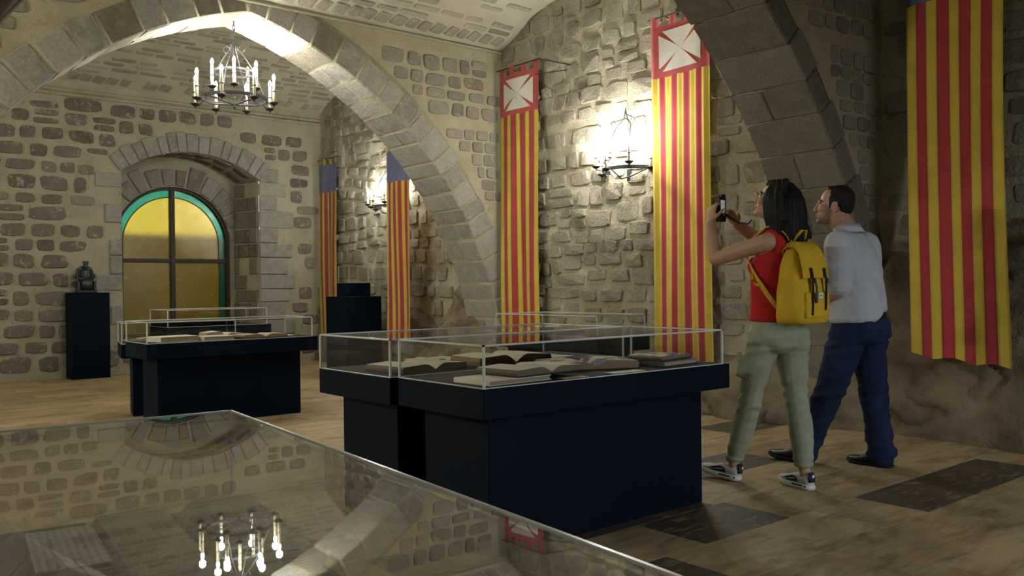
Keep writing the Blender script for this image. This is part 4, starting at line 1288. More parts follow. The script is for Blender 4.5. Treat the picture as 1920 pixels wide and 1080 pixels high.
# ================================================================== PEOPLE
_ts = bpy.data.scenes.new('workbench')
def bake(name, parts, voxel, iters, mat, parent, origin, post=None, smooth=True):
    """fuse overlapping closed shapes into one continuous skin"""
    mb = MB()
    for vs, fs in parts:
        mb.add(vs, fs)
    me = bpy.data.meshes.new(name + '_raw')
    me.from_pydata([tuple(Vector(v) - Vector(origin)) for v in mb.v], [], mb.f)
    tmp = bpy.data.objects.new(name + '_raw', me)
    _ts.collection.objects.link(tmp)
    m = tmp.modifiers.new('r', 'REMESH'); m.mode = 'VOXEL'; m.voxel_size = voxel; m.adaptivity = 0.0
    s = tmp.modifiers.new('s', 'SMOOTH'); s.factor = 0.5; s.iterations = iters
    vl = _ts.view_layers[0]; vl.update()
    dg = vl.depsgraph
    new = bpy.data.meshes.new_from_object(tmp.evaluated_get(dg))
    bpy.data.objects.remove(tmp); bpy.data.meshes.remove(me)
    new.name = name
    new.materials.clear(); new.materials.append(mat)
    if post is not None:
        n = len(new.vertices)
        co = np.empty(n * 3); no = np.empty(n * 3)
        new.vertices.foreach_get('co', co); new.vertices.foreach_get('normal', no)
        co = co.reshape(-1, 3); no = no.reshape(-1, 3)
        co = post(co + np.array(origin), no) - np.array(origin)
        new.vertices.foreach_set('co', co.ravel())
        new.update()
    if smooth:
        new.polygons.foreach_set('use_smooth', [True] * len(new.polygons))
    o = bpy.data.objects.new(name, new)
    return link(o, parent)

def ell(c, r, rot=None, n=14, m=10):
    vs = []; fs = []
    for i in range(m + 1):
        ph = math.pi * i / m
        for k in range(n):
            th = 2 * math.pi * k / n
            p = Vector((r[0] * math.sin(ph) * math.cos(th), r[1] * math.sin(ph) * math.sin(th), r[2] * math.cos(ph)))
            if rot is not None:
                p = rot @ p
            vs.append(Vector(c) + p)
    for i in range(m):
        for k in range(n):
            k2 = (k + 1) % n
            fs.append((i * n + k, i * n + k2, (i + 1) * n + k2, (i + 1) * n + k))
    return vs, fs
def limb(pts, rs, n=14):
    """tapered limb with rounded ends; the path is smoothed"""
    P_ = [Vector(p) for p in pts]
    out = []; ro = []
    for i in range(len(P_) - 1):
        p0 = P_[max(i - 1, 0)]; p1 = P_[i]; p2 = P_[i + 1]; p3 = P_[min(i + 2, len(P_) - 1)]
        for k in range(5):
            t = k / 5
            out.append(0.5 * ((2 * p1) + (p2 - p0) * t + (2 * p0 - 5 * p1 + 4 * p2 - p3) * t * t + (3 * p1 - p0 - 3 * p2 + p3) * t ** 3))
            ro.append(rs[i] + (rs[i + 1] - rs[i]) * (t * t * (3 - 2 * t)))
    out.append(P_[-1]); ro.append(rs[-1])
    d0 = (out[0] - out[1]).normalized(); d1 = (out[-1] - out[-2]).normalized()
    out = [out[0] + d0 * ro[0] * 0.8, out[0] + d0 * ro[0] * 0.45] + out + [out[-1] + d1 * ro[-1] * 0.45, out[-1] + d1 * ro[-1] * 0.8]
    ro = [ro[0] * 0.45, ro[0] * 0.85] + ro + [ro[-1] * 0.85, ro[-1] * 0.45]
    return tube(out, ro, n)
def torso(secs, n=24):
    """secs: (x, y, z, half width, half depth)"""
    return loft([((x, y, z), (a, 0, 0), (0, b, 0)) for x, y, z, a, b in secs], n)
def ribbon(pts, w, th, wd):
    fr = frames(pts)
    vs = []; fs = []
    for i, (p, t, a, b) in enumerate(fr):
        s = Vector(wd[i] if isinstance(wd, list) else wd); s = (s - t * s.dot(t)).normalized(); nn = t.cross(s)
        for q, r in ((-1, -1), (1, -1), (1, 1), (-1, 1)):
            vs.append(p + s * (q * w / 2) + nn * (r * th / 2))
    for i in range(len(fr) - 1):
        for k in range(4):
            k2 = (k + 1) % 4
            fs.append((i * 4 + k, i * 4 + k2, i * 4 + 4 + k2, i * 4 + 4 + k))
    fs.append((3, 2, 1, 0)); b_ = (len(fr) - 1) * 4; fs.append((b_, b_ + 1, b_ + 2, b_ + 3))
    return vs, fs
def rel(shape, origin):
    return [Vector(v) - Vector(origin) for v in shape[0]], shape[1]

def hand(wrist, fdir, palm_n, thumb_side, curl, spread=0.10, size=1.0, tcurl=0.5):
    """palm, four fingers of unequal length with knuckle bends, thumb leaving the side of the palm"""
    f = Vector(fdir).normalized(); pn = Vector(palm_n); pn = (pn - f * pn.dot(f)).normalized()
    s = Vector(thumb_side); s = (s - f * s.dot(f) - pn * s.dot(pn)).normalized()
    w = Vector(wrist); L = size
    parts = [loft([(w + f * (0.0 * L), s * 0.024 * L, pn * 0.017 * L), (w + f * 0.025 * L, s * 0.032 * L, pn * 0.016 * L), (w + f * 0.06 * L, s * 0.039 * L, pn * 0.015 * L), (w + f * 0.088 * L, s * 0.040 * L, pn * 0.012 * L), (w + f * 0.096 * L, s * 0.036 * L, pn * 0.007 * L)], 14)]
    lens = [(0.040, 0.025, 0.020), (0.045, 0.029, 0.021), (0.042, 0.027, 0.020), (0.032, 0.020, 0.018)]
    for i, ls in enumerate(lens):
        off = 0.030 - 0.020 * i
        base = w + f * (0.085 - 0.004 * abs(i - 1)) * L + s * off * L
        d = (f + s * (off * spread * 25)).normalized()
        ax = d.cross(pn).normalized()
        pts = [base - d * 0.012 * L, base]; rr = [0.0095 * L, 0.0098 * L]
        ang = 0.0
        for k, l in enumerate(ls):
            ang += curl[k] if not isinstance(curl[0], (list, tuple)) else curl[i][k]
            dd = d * math.cos(ang) + pn * math.sin(ang)
            pts.append(pts[-1] + dd * l * L); rr.append((0.0088, 0.0080, 0.0068)[k] * L)
        parts.append(limb(pts, rr, 10))
    tb = w + f * 0.028 * L + s * 0.026 * L
    d = (f * 0.6 + s * 0.75 + pn * 0.25).normalized()
    d2 = (d * math.cos(tcurl) + (pn * 0.5 + f * 0.8 - s * 0.2).normalized() * math.sin(tcurl)).normalized()
    parts.append(limb([tb - d * 0.01 * L, tb + d * 0.036 * L, tb + d * 0.036 * L + d2 * 0.028 * L, tb + d * 0.036 * L + d2 * 0.050 * L], [0.0135 * L, 0.0115 * L, 0.0100 * L, 0.0078 * L], 10))
    return parts

def head_parts(c, M, k=1.0, male=True):
    T = lambda p: Vector(c) + M @ (Vector(p) * k)
    E = lambda p, r: ell(T(p), [x * k for x in r], M)
    parts = [E((0, -0.012, 0.030), (0.074, 0.094, 0.086)), E((0, 0.030, -0.028), (0.057, 0.060, 0.085)),
             E((0, 0.040, -0.076), (0.053 if male else 0.042, 0.050 if male else 0.046, 0.038)), E((0, 0.074, -0.098), (0.022, 0.020, 0.018)),
             E((0, 0.076, 0.020), (0.050, 0.017, 0.013)), E((0.042, 0.055, -0.022), (0.022, 0.026, 0.022)), E((-0.042, 0.055, -0.022), (0.022, 0.026, 0.022)),
             limb([T((0, 0.084, 0.018)), T((0, 0.095, -0.008)), T((0, 0.105, -0.030))], [0.0085 * k, 0.0105 * k, 0.0130 * k], 10),
             E((0.012, 0.097, -0.035), (0.009, 0.011, 0.008)), E((-0.012, 0.097, -0.035), (0.009, 0.011, 0.008)),
             E((0, 0.088, -0.060), (0.025, 0.012, 0.0065)), E((0, 0.086, -0.071), (0.021, 0.012, 0.0075))]
    for s in (-1, 1):
        parts.append(E((s * 0.077, -0.010, -0.010), (0.010, 0.021, 0.033)))
        parts.append(E((s * 0.083, -0.020, -0.002), (0.007, 0.010, 0.024)))
    return parts, T
def rotm(yaw, pitch, roll=0.0):
    """yaw turns left (towards -x) when positive, pitch lifts the face"""
    return (Matrix.Rotation(yaw, 3, 'Z') @ Matrix.Rotation(pitch, 3, 'X') @ Matrix.Rotation(roll, 3, 'Y'))

def mat_skin(name, c, stub=None):
    t = NT(name)
    col = t.ramp(t.noise(30, 4, 0.6), [(0.3, tuple(x * 0.88 for x in c)), (0.7, c)])
    if stub:
        at = t.n('Attribute'); at.attribute_name = 'beard'
        col = t.mix(at.outputs['Fac'], col, stub)
    at2 = t.n('Attribute'); at2.attribute_name = 'lips'
    col = t.mix(at2.outputs['Fac'], col, (c[0] * 0.8, c[1] * 0.45, c[2] * 0.45))
    t.col(col); t.set(Roughness=0.55)
    t.b.inputs['Subsurface Weight'].default_value = 0.08; t.b.inputs['Subsurface Radius'].default_value = (0.01, 0.004, 0.002)
    return t.m
SKIN_W = mat_skin('woman_skin', (0.46, 0.27, 0.175)); SKIN_M = mat_skin('man_skin', (0.44, 0.255, 0.175), (0.075, 0.06, 0.052))
def paint(o, name, fn, origin):
    me = o.data; n = len(me.vertices)
    co = np.empty(n * 3); me.vertices.foreach_get('co', co); co = co.reshape(-1, 3) + np.array(origin)
    a = me.attributes.new(name, 'FLOAT', 'POINT'); a.data.foreach_set('value', fn(co).astype(np.float32))
def mat_hair(name, c, scale):
    t = NT(name)
    mp_ = t.n('Mapping'); mp_.inputs['Scale'].default_value = scale
    t.l(t.pos(), mp_.inputs['Vector'])
    n1 = t.noise(1.0, 4, 0.6, mp_.outputs[0])
    t.col(t.ramp(n1, [(0.3, tuple(x * 0.5 for x in c)), (0.7, tuple(x * 1.6 for x in c))]))
    t.bump(n1, 0.5, 0.003); t.set(Roughness=0.5); t.b.inputs['Specular IOR Level'].default_value = 0.12
    return t.m
HAIR_W = mat_hair('long_black_hair', (0.012, 0.010, 0.009), (160, 160, 9)); HAIR_M = mat_hair('short_dark_hair', (0.016, 0.013, 0.011), (220, 220, 220))
def fabric(name, c, v=0.12, rough=0.85, weave=500, fold=0.0):
    t = NT(name)
    t.col(t.ramp(t.noise(12, 5, 0.6), [(0.3, tuple(x * (1 - v) for x in c)), (0.7, tuple(x * (1 + v) for x in c))]))
    n = t.noise(weave, 2, 0.5)
    if fold:
        n = t.math('ADD', t.math('MULTIPLY', n, 0.15), t.math('MULTIPLY', t.noise(18, 3, 0.5, None, 0.8), fold))
    t.bump(n, 0.35, 0.006); t.set(Roughness=rough); t.b.inputs['Specular IOR Level'].default_value = 0.15
    return t.m
TOP_RED = fabric('red_knit', (0.42, 0.022, 0.022)); SAGE = fabric('sage_twill', (0.29, 0.315, 0.22), 0.10, 0.85, 600, 0.6)
SHIRT = fabric('pale_blue_shirt', (0.44, 0.46, 0.50), 0.06, 0.85, 700, 0.6); DENIM = fabric('navy_denim', (0.013, 0.022, 0.056), 0.25, 0.9, 700, 0.5)
SH_W = mat_plain('white_sneaker', (0.55, 0.53, 0.48), (0.62, 0.60, 0.55), 20, 0.6); SH_N = mat_plain('navy_patch', (0.02, 0.025, 0.05), None, 1, 0.6)
SH_S = mat_plain('white_rubber', (0.66, 0.65, 0.62), None, 1, 0.5); SH_B = mat_plain('dark_shoe_leather', (0.010, 0.011, 0.016), (0.02, 0.021, 0.028), 20, 0.4)
SH_BS = mat_plain('black_rubber', (0.008, 0.008, 0.009), None, 1, 0.7)

def shoe(parent, origin, heel, ang, pitch, length, width, kind):
    """heel: back of the sole on the ground, ang: direction of the toe in plan"""
    M = Matrix.Translation(Vector(heel) - Vector(origin)) @ Matrix.Rotation(ang, 4, 'Z') @ Matrix.Rotation(-pitch, 4, 'Y')
    S = length / 0.27; Wd = width / 0.095
    tr = lambda vs: [M @ Vector((x * S, y * Wd, z)) for x, y, z in vs]
    out = [(0, 0.0), (0.004, 0.024), (0.03, 0.035), (0.09, 0.036), (0.15, 0.044), (0.20, 0.047), (0.24, 0.038), (0.262, 0.020), (0.27, 0.0)]
    ring = out + [(x, -y) for x, y in out[-2:0:-1]]
    st = 0.030 if kind == 'sneaker' else 0.020
    vs = []; fs = []; m = len(ring)
    for z, g in ((0.0, 0.96), (0.006, 1.05), (st * 0.7, 1.06), (st, 1.0)):
        for x, y in ring:
            lift = 0.012 * max(0, (x - 0.18) / 0.09) ** 2
            vs.append(((x - 0.135) * (1 + (g - 1) * 0.6) + 0.135, y * g, z + lift))
    for k in range(3):
        for i in range(m):
            fs.append((k * m + i, k * m + (i + 1) % m, (k + 1) * m + (i + 1) % m, (k + 1) * m + i))
    fs += [tuple(range(m))[::-1], tuple(range(3 * m, 4 * m))]
    up = [(0.004, 0.020, 0.078), (0.018, 0.031, 0.088), (0.05, 0.034, 0.088), (0.09, 0.036, 0.092), (0.125, 0.040, 0.082), (0.165, 0.044, 0.066), (0.205, 0.045, 0.055), (0.240, 0.035, 0.046), (0.258, 0.020, 0.038), (0.265, 0.008, 0.030)]
    secs = []
    for x, hw, top in up:
        zb = st - 0.008; lift = 0.012 * max(0, (x - 0.18) / 0.09) ** 2
        if kind != 'sneaker':
            top *= 0.92
        secs.append(((x, 0, (top + zb) / 2 + lift), (0, hw * 1.02, 0), (0, 0, (top - zb) / 2)))
    u = loft(secs, 16)
    root = mesh_obj('shoe', tr(u[0]), u[1], SH_W if kind == 'sneaker' else SH_B, parent, True)
    mesh_obj('sole', tr(vs), fs, SH_S if kind == 'sneaker' else SH_BS, root, True)
    if kind == 'sneaker':
        for sy in (-1, 1):
            z0 = st + 0.004
            b = [(0.075, z0 + 0.004), (0.16, z0), (0.215, z0 + 0.004), (0.17, z0 + 0.020), (0.12, z0 + 0.036), (0.085, z0 + 0.030)]
            hw = lambda x: np.interp(x, [q[0] for q in up], [q[1] for q in up]) * 1.02 + 0.0015
            pv = [(x, sy * hw(x) * math.sqrt(max(0.05, 1 - ((z - 0.05) / 0.045) ** 2)), z) for x, z in b]
            mesh_obj('side_patch', tr(pv), [tuple(range(6))], SH_N, root)
            pv = [(0.01, sy * 0.0345, st - 0.012), (0.12, sy * 0.0435, st - 0.012), (0.12, sy * 0.0435, st - 0.004), (0.01, sy * 0.0345, st - 0.004)]
            mesh_obj('sole_stripe', tr(pv), [(0, 1, 2, 3)], SH_N, root)
        hv = loft([((0.002, 0, 0.045), (0, 0.022, 0), (0.010, 0, 0)), ((0.000, 0, 0.075), (0, 0.024, 0), (0.012, 0, 0)), ((0.003, 0, 0.098), (0, 0.016, 0), (0.008, 0, 0))], 12)
        tab = mesh_obj('heel_tab', tr(hv[0]), hv[1], SH_N, root, True)
        dv = [(-0.0135, 0.009 * math.cos(a), 0.080 + 0.009 * math.sin(a)) for a in [2 * math.pi * i / 10 for i in range(10)]]
        mesh_obj('round_emblem', tr(dv), [tuple(range(10))], SH_S, tab)
        lm = MB()
        for i in range(5):
            x = 0.105 + i * 0.018; zt = float(np.interp(x, [q[0] for q in up], [q[2] for q in up])) + 0.001
            v_, f_ = tube([(x, -0.020, zt - 0.010), (x + 0.003, 0, zt + 0.002), (x, 0.020, zt - 0.010)], 0.003, 6)
            lm.add(tr(v_), f_)
        v_, f_ = tube([(0.10, -0.004, 0.09), (0.092, -0.022, 0.106), (0.10, -0.035, 0.090), (0.108, -0.010, 0.09), (0.094, 0.02, 0.104), (0.10, 0.034, 0.088)], 0.0025, 6)
        lm.add(tr(v_), f_)
        lm.obj('laces', SH_S, root, True)
    return root

# ------------------------------------------------------------------ woman photographing the banners
WO = (4.27, 2.83, 0.0)
woman = empty('person', WO, 'woman with long black hair, red sleeveless top and sage trousers, holding up a camera', 'person')
hc = (4.256, 2.814, 1.612); HM = rotm(0.26, 0.36)
hp, HT = head_parts(hc, HM, 0.98, False)
SL, SR = (4.125, 2.775, 1.375), (4.415, 2.800, 1.380)
EL, WL = (4.075, 3.085, 1.292), (4.128, 3.160, 1.505)
ER, WR = (4.455, 3.030, 1.400), (4.318, 3.115, 1.500)
parts = hp + [limb([(4.27, 2.765, 1.38), (4.268, 2.772, 1.46), HT((0, -0.02, -0.06))], [0.060, 0.050, 0.050]),
    torso([(4.27, 2.82, 0.86, 0.150, 0.105), (4.27, 2.82, 0.95, 0.160, 0.110), (4.27, 2.83, 1.06, 0.128, 0.095), (4.27, 2.825, 1.18, 0.140, 0.105), (4.27, 2.81, 1.29, 0.150, 0.105), (4.27, 2.79, 1.37, 0.145, 0.080), (4.27, 2.775, 1.42, 0.085, 0.055)]),
    limb([SL, (4.10, 2.93, 1.335), EL], [0.052, 0.046, 0.040]), limb([EL, (4.095, 3.125, 1.40), WL], [0.041, 0.039, 0.027]),
    limb([SR, (4.44, 2.92, 1.37), ER], [0.052, 0.046, 0.040]), limb([ER, (4.39, 3.07, 1.445), WR], [0.041, 0.037, 0.027]),
    limb([(4.27, 2.775, 1.41), SL], [0.05, 0.052]), limb([(4.27, 2.775, 1.41), SR], [0.05, 0.052]),
    limb([(4.185, 2.84, 0.86), (4.175, 2.93, 0.52), (4.20, 3.066, 0.115)], [0.080, 0.052, 0.032]), limb([(4.35, 2.79, 0.86), (4.355, 2.755, 0.50), (4.337, 2.695, 0.12)], [0.080, 0.052, 0.032]),
    limb([(4.20, 3.068, 0.14), (4.201, 3.075, 0.062), (4.198, 3.15, 0.052)], [0.034, 0.028, 0.024]), limb([(4.337, 2.695, 0.15), (4.339, 2.695, 0.06), (4.360, 2.76, 0.048)], [0.034, 0.028, 0.024])]
parts += hand(WL, (0.18, 0.02, 1.0), (1.0, -0.15, 0.0), (0.1, -1.0, 0.1), [[0.35, 0.75, 0.5], [0.45, 0.8, 0.5], [0.5, 0.85, 0.5], [0.5, 0.9, 0.5]], 0.06, 0.92, 0.4)
parts += hand(WR, (-0.62, 0.12, 0.75), (-0.75, -0.1, -0.6), (0.0, -1.0, 0.2), [[0.4, 0.7, 0.5], [0.5, 0.8, 0.5], [0.5, 0.8, 0.5], [0.5, 0.85, 0.5]], 0.06, 0.92, 0.4)
wb = bake('body', parts, 0.0046, 3, SKIN_W, woman, WO)
lipc = np.array(HT((0, 0.09, -0.066)))
paint(wb, 'lips', lambda p: np.clip(1.4 - np.linalg.norm((p - lipc) / np.array([0.026, 0.02, 0.014]), axis=1), 0, 1) * 0.8, WO)
EYE_W = mat_plain('eye_white', (0.6, 0.58, 0.55), None, 1, 0.2); EYE_D = mat_plain('dark_iris', (0.015, 0.010, 0.008), None, 1, 0.15)
def eyes(T, M, k, parent, origin, brow_mat, brow=True):
    for s in (-1, 1):
        e = ell(T((s * 0.030, 0.069, -0.001)), [0.0120 * k] * 3)
        eo = mesh_obj('eye', *rel(e, origin), EYE_W, parent, True)
        i_ = ell(T((s * 0.030, 0.0765, -0.001)), [0.0058 * k] * 3, None, 10, 6)
        mesh_obj('iris', *rel(i_, origin), EYE_D, eo, True)
        lid = limb([T((s * 0.018, 0.074, 0.005)), T((s * 0.030, 0.0775, 0.008)), T((s * 0.042, 0.070, 0.004))], [0.002, 0.0028, 0.002], 6)
        mesh_obj('eyelid', *rel(lid, origin), brow_mat, eo, True)
        if brow:
            b = limb([T((s * 0.012, 0.0870, 0.024)), T((s * 0.030, 0.0830, 0.027)), T((s * 0.050, 0.0655, 0.021))], [0.0040, 0.0052, 0.003], 8)
            mesh_obj('eyebrow', *rel(b, origin), brow_mat, parent, True)
eyes(HT, HM, 0.98, woman, WO, HAIR_W)
# hair: cap, long fall down the back, locks over the near shoulder
def hair_post(co, no):
    a = np.arctan2(co[:, 0] - hc[0], co[:, 1] - hc[1] + 0.05)
    r = vnoise(a * 22 + co[:, 2] * 3, co[:, 2] * 2.0, 9) + 0.6 * vnoise(a * 55, co[:, 2] * 3.0, 12)
    return co + no * (0.007 * r)[:, None]
hp_ = [ell(HT((0, -0.036, 0.040)), (0.083, 0.092, 0.088), HM), ell(HT((0, -0.064, -0.010)), (0.083, 0.066, 0.095), HM), ell(HT((0, 0.030, 0.085)), (0.050, 0.045, 0.030), HM),
       torso([(4.268, 2.740, 1.675, 0.070, 0.060), (4.268, 2.725, 1.61, 0.094, 0.078), (4.268, 2.715, 1.54, 0.104, 0.074), (4.268, 2.705, 1.47, 0.108, 0.062), (4.270, 2.692, 1.41, 0.104, 0.048), (4.275, 2.682, 1.365, 0.080, 0.030)])]
for i, (dx, y0_, y1_, zb) in enumerate([(-0.092, 2.800, 2.795, 1.435), (-0.098, 2.775, 2.775, 1.415), (-0.100, 2.755, 2.750, 1.400), (-0.100, 2.73, 2.72, 1.385), (0.075, 2.84, 2.81, 1.43), (0.092, 2.80, 2.77, 1.40)]):
    hp_.append(limb([(4.265 + dx * 0.72, y0_ - 0.03, 1.705), (4.265 + dx, y0_, 1.63), (4.265 + dx * 1.05, (y0_ + y1_) / 2, 1.54), (4.265 + dx * 1.05, y1_, zb)], [0.022, 0.026, 0.024, 0.010], 10))
rg = random.Random(5)
for i in range(12):
    x = 4.17 + 0.018 * i; z = rg.uniform(1.345, 1.395)
    hp_.append(limb([(x, 2.690, 1.47), (x + rg.uniform(-0.01, 0.01), 2.670, 1.42), (x + rg.uniform(-0.015, 0.015), 2.664, z)], [0.018, 0.015, 0.005], 8))
bake('hair', hp_, 0.0055, 2, HAIR_W, woman, WO, hair_post)
# sleeveless top
def wrinkle(amp, f, seed, zf=1.0):
    def post(co, no):
        r = fbm(co[:, 0] * f + co[:, 2] * f * 0.7 * zf, co[:, 1] * f - co[:, 2] * f * zf, seed, 3)
        return co + no * (amp * r)[:, None]
    return post
tp = [torso([(4.27, 2.825, 0.935, 0.172, 0.122), (4.27, 2.825, 0.95, 0.176, 0.126), (4.27, 2.832, 1.06, 0.148, 0.115), (4.27, 2.830, 1.18, 0.154, 0.118), (4.27, 2.816, 1.27, 0.158, 0.116), (4.27, 2.800, 1.33, 0.146, 0.100), (4.27, 2.788, 1.38, 0.118, 0.082)], 28),
      ell((4.215, 2.905, 1.245), (0.062, 0.045, 0.058)), ell((4.325, 2.905, 1.245), (0.062, 0.045, 0.058)),
      limb([(4.175, 2.86, 1.33), (4.172, 2.81, 1.405), (4.170, 2.755, 1.415), (4.175, 2.72, 1.34)], [0.036, 0.034, 0.038, 0.042]),
      limb([(4.365, 2.86, 1.33), (4.368, 2.81, 1.405), (4.370, 2.755, 1.415), (4.365, 2.72, 1.34)], [0.036, 0.034, 0.038, 0.042])]
bake('sleeveless_top', tp, 0.007, 3, TOP_RED, woman, WO, wrinkle(0.010, 11, 17))
# trousers
def leg_folds(knees, ankles, amp):
    def post(co, no):
        z = co[:, 2]
        k = np.zeros(len(z))
        for zc, w in knees:
            k += np.exp(-((z - zc) / w) ** 2)
        r = vnoise(z * 34 + 3 * co[:, 0] + 9 * co[:, 1], co[:, 0] * 10 + co[:, 1] * 7, 5) * (0.25 + k)
        r = r + 0.5 * fbm(co[:, 0] * 9, z * 9, 6, 3)
        return co + no * (amp * r)[:, None]
    return post
tr_ = [torso([(4.27, 2.815, 0.80, 0.155, 0.118), (4.27, 2.815, 0.86, 0.178, 0.128), (4.27, 2.822, 0.93, 0.168, 0.118), (4.27, 2.826, 0.962, 0.160, 0.112)], 26),
       ell((4.205, 2.765, 0.845), (0.088, 0.085, 0.095)), ell((4.335, 2.745, 0.845), (0.088, 0.085, 0.095)),
       limb([(4.190, 2.835, 0.86), (4.180, 2.885, 0.70), (4.176, 2.925, 0.53), (4.190, 2.985, 0.34), (4.200, 3.052, 0.155)], [0.100, 0.088, 0.068, 0.062, 0.046]),
       limb([(4.350, 2.785, 0.86), (4.355, 2.772, 0.70), (4.355, 2.755, 0.52), (4.348, 2.720, 0.34), (4.336, 2.698, 0.155)], [0.100, 0.088, 0.068, 0.063, 0.047])]
trousers = bake('trousers', tr_, 0.0075, 3, SAGE, woman, WO, leg_folds([(0.50, 0.10), (0.20, 0.09), (0.78, 0.07)], None, 0.017))
for c_ in ((4.2010, 3.060, 0.138), (4.3355, 2.697, 0.138)):
    s_ = loft([((c_[0], c_[1], c_[2] + dz), (r, 0, 0), (0, r, 0)) for dz, r in ((-0.016, 0.040), (-0.012, 0.050), (0.0, 0.0525), (0.012, 0.0525), (0.018, 0.048))], 18)
    mesh_obj('elastic_cuff', *rel(s_, WO), SAGE, trousers, True)
pk = MB(); pk.box(-0.006, 0.012, -0.050, 0.050, -0.075, 0.045, 0.005); pk.box(-0.012, 0.012, -0.055, 0.055, 0.012, 0.050, 0.005)
pko = pk.obj('cargo_pocket', SAGE, trousers, False, Vector((4.112, 2.915, 0.690)) - Vector(WO)); pko.rotation_euler = (0.2, 0.06, 0.05)
shoe(woman, WO, (4.203, 3.030, 0.006), math.radians(92), 0.10, 0.265, 0.094, 'sneaker')
shoe(woman, WO, (4.324, 2.640, 0.0), math.radians(72), 0.0, 0.262, 0.094, 'sneaker')

# camera in her hands
BLACK = mat_plain('black_plastic', (0.008, 0.008, 0.009), (0.013, 0.013, 0.014), 60, 0.45)
SCREEN = mat_emit('camera_screen', (0.30, 0.36, 0.42), 0.28)
CO = (4.205, 3.142, 1.592)
camd = empty('camera', CO, 'small black camera held up by the woman in both hands', 'camera')
MB().box(-0.030, 0.030, -0.018, 0.018, -0.078, 0.062, 0.005).obj('body', BLACK, camd)
MB().lathe([(0.026, 0.0), (0.026, 0.018), (0.024, 0.019), (0.024, 0.045), (0.020, 0.047)], 18).obj('lens', BLACK, camd, True, (0, 0.018, 0.0)).rotation_euler = (-math.pi / 2, 0, 0)
MB().box(-0.016, 0.024, -0.020, 0.016, 0.0625, 0.082, 0.004).obj('flash_unit', BLACK, camd)
MB().box(-0.026, 0.012, -0.0205, -0.0182, -0.028, 0.048, 0.001).obj('screen', SCREEN, camd)
rb = ribbon([(0.026, 0.0, -0.02), (0.050, -0.02, -0.05), (0.070, -0.075, -0.085), (0.085, -0.13, -0.095), (0.075, -0.16, -0.075)], 0.010, 0.002, (0, 0.3, 1))
mesh_obj('strap', *rb, BLACK, camd)

# backpack
BPY_ = fabric('mustard_canvas', (0.56, 0.36, 0.025), 0.10, 0.8, 400, 0.4)
BO = (4.248, 2.640, 0.925)
bp = empty('backpack', BO, 'mustard yellow backpack with two dark straps on the woman\'s back', 'backpack')
def sq(z, cy, hw, hd, p=3.6, n=28):
    r = []
    for k in range(n):
        th = 2 * math.pi * k / n; c, s = math.cos(th), math.sin(th)
        r.append((hw * math.copysign(abs(c) ** (2 / p), c), cy + hd * math.copysign(abs(s) ** (2 / p), s), z))
    return r
def stack(rings):
    n = len(rings[0]); vs = [p for r in rings for p in r]; fs = []
    for i in range(len(rings) - 1):
        for k in range(n):
            fs.append((i * n + k, i * n + (k + 1) % n, (i + 1) * n + (k + 1) % n, (i + 1) * n + k))
    fs += [tuple(range(n))[::-1], tuple((len(rings) - 1) * n + k for k in range(n))]
    return vs, fs
rings = [sq(0.0, 0.004, 0.115, 0.068), sq(0.008, 0.002, 0.142, 0.088), sq(0.04, 0.0, 0.157, 0.096), sq(0.10, -0.002, 0.158, 0.096), sq(0.17, -0.001, 0.152, 0.091), sq(0.25, 0.002, 0.140, 0.082), sq(0.32, 0.008, 0.126, 0.068), sq(0.375, 0.012, 0.108, 0.054), sq(0.410, 0.014, 0.086, 0.040), sq(0.422, 0.014, 0.05, 0.022)]
rg = random.Random(8)
rings = [[(x * (1 + 0.10 * float(vnoise(i * 1.1, k * 0.9, 3))), y_ + 0.016 * float(vnoise(i * 0.9, k * 0.8, 4)), z) for k, (x, y_, z) in enumerate(r)] for i, r in enumerate(rings)]
v_, f_ = stack(rings)
mesh_obj('bag', v_, f_, BPY_, bp, True)
prof = [(0.066, 0.405), (0.058, 0.440), (0.020, 0.452), (-0.030, 0.446), (-0.062, 0.415), (-0.078, 0.36), (-0.086, 0.305), (-0.0915, 0.262), (-0.094, 0.250)]
vs = []; fs = []; nw = 12
for i, (y_, z_) in enumerate(prof):
    for k in range(nw + 1):
        u = k / nw * 2 - 1
        w = 0.100 + 0.026 * min(1, i / 5)
        dr = 0.030 * max(0, abs(u) - 0.72) / 0.28
        vs.append((u * w, y_ * (1 - 0.10 * abs(u) ** 4) , z_ - dr * (1.0 if i < 6 else 0.2) + 0.008 * float(vnoise(u * 4, i * 1.2, 6))))
for i in range(len(prof) - 1):
    for k in range(nw):
        b = i * (nw + 1) + k; fs.append((b, b + 1, b + nw + 2, b + nw + 1))
nv = len(vs); cen = Vector((0, 0.0, 0.32))
vs += [tuple(Vector(p) + (cen - Vector(p)).normalized() * 0.006) for p in vs]
fs += [tuple(nv + i for i in f)[::-1] for f in list(fs)]
edge = [i for i in range(nw + 1)] + [i * (nw + 1) + nw for i in range(1, len(prof))] + [(len(prof) - 1) * (nw + 1) + k for k in range(nw - 1, -1, -1)] + [i * (nw + 1) for i in range(len(prof) - 2, 0, -1)]
for a, b in zip(edge, edge[1:] + edge[:1]):
    fs.append((a, b, nv + b, nv + a))
mesh_obj('flap', vs, fs, BPY_, bp, True)
MB().box(-0.115, 0.115, -0.012, 0.0, 0.035, 0.175, 0.008).obj('front_pocket', BPY_, bp, False, (0, -0.086, 0.0))
for sx, ln in ((-0.062, 0.05), (0.068, 0.075)):
    rb = ribbon([(sx, -0.093, 0.305), (sx, -0.102, 0.262), (sx, -0.104, 0.20), (sx, -0.103, 0.13), (sx, -0.100, ln)], 0.017, 0.003, (1, 0, 0))
    so = mesh_obj('closing_strap', *rb, BLACK, bp)
    MB().box(sx - 0.013, sx + 0.013, -0.110, -0.104, 0.222, 0.250, 0.002).obj('buckle', BLACK, so)
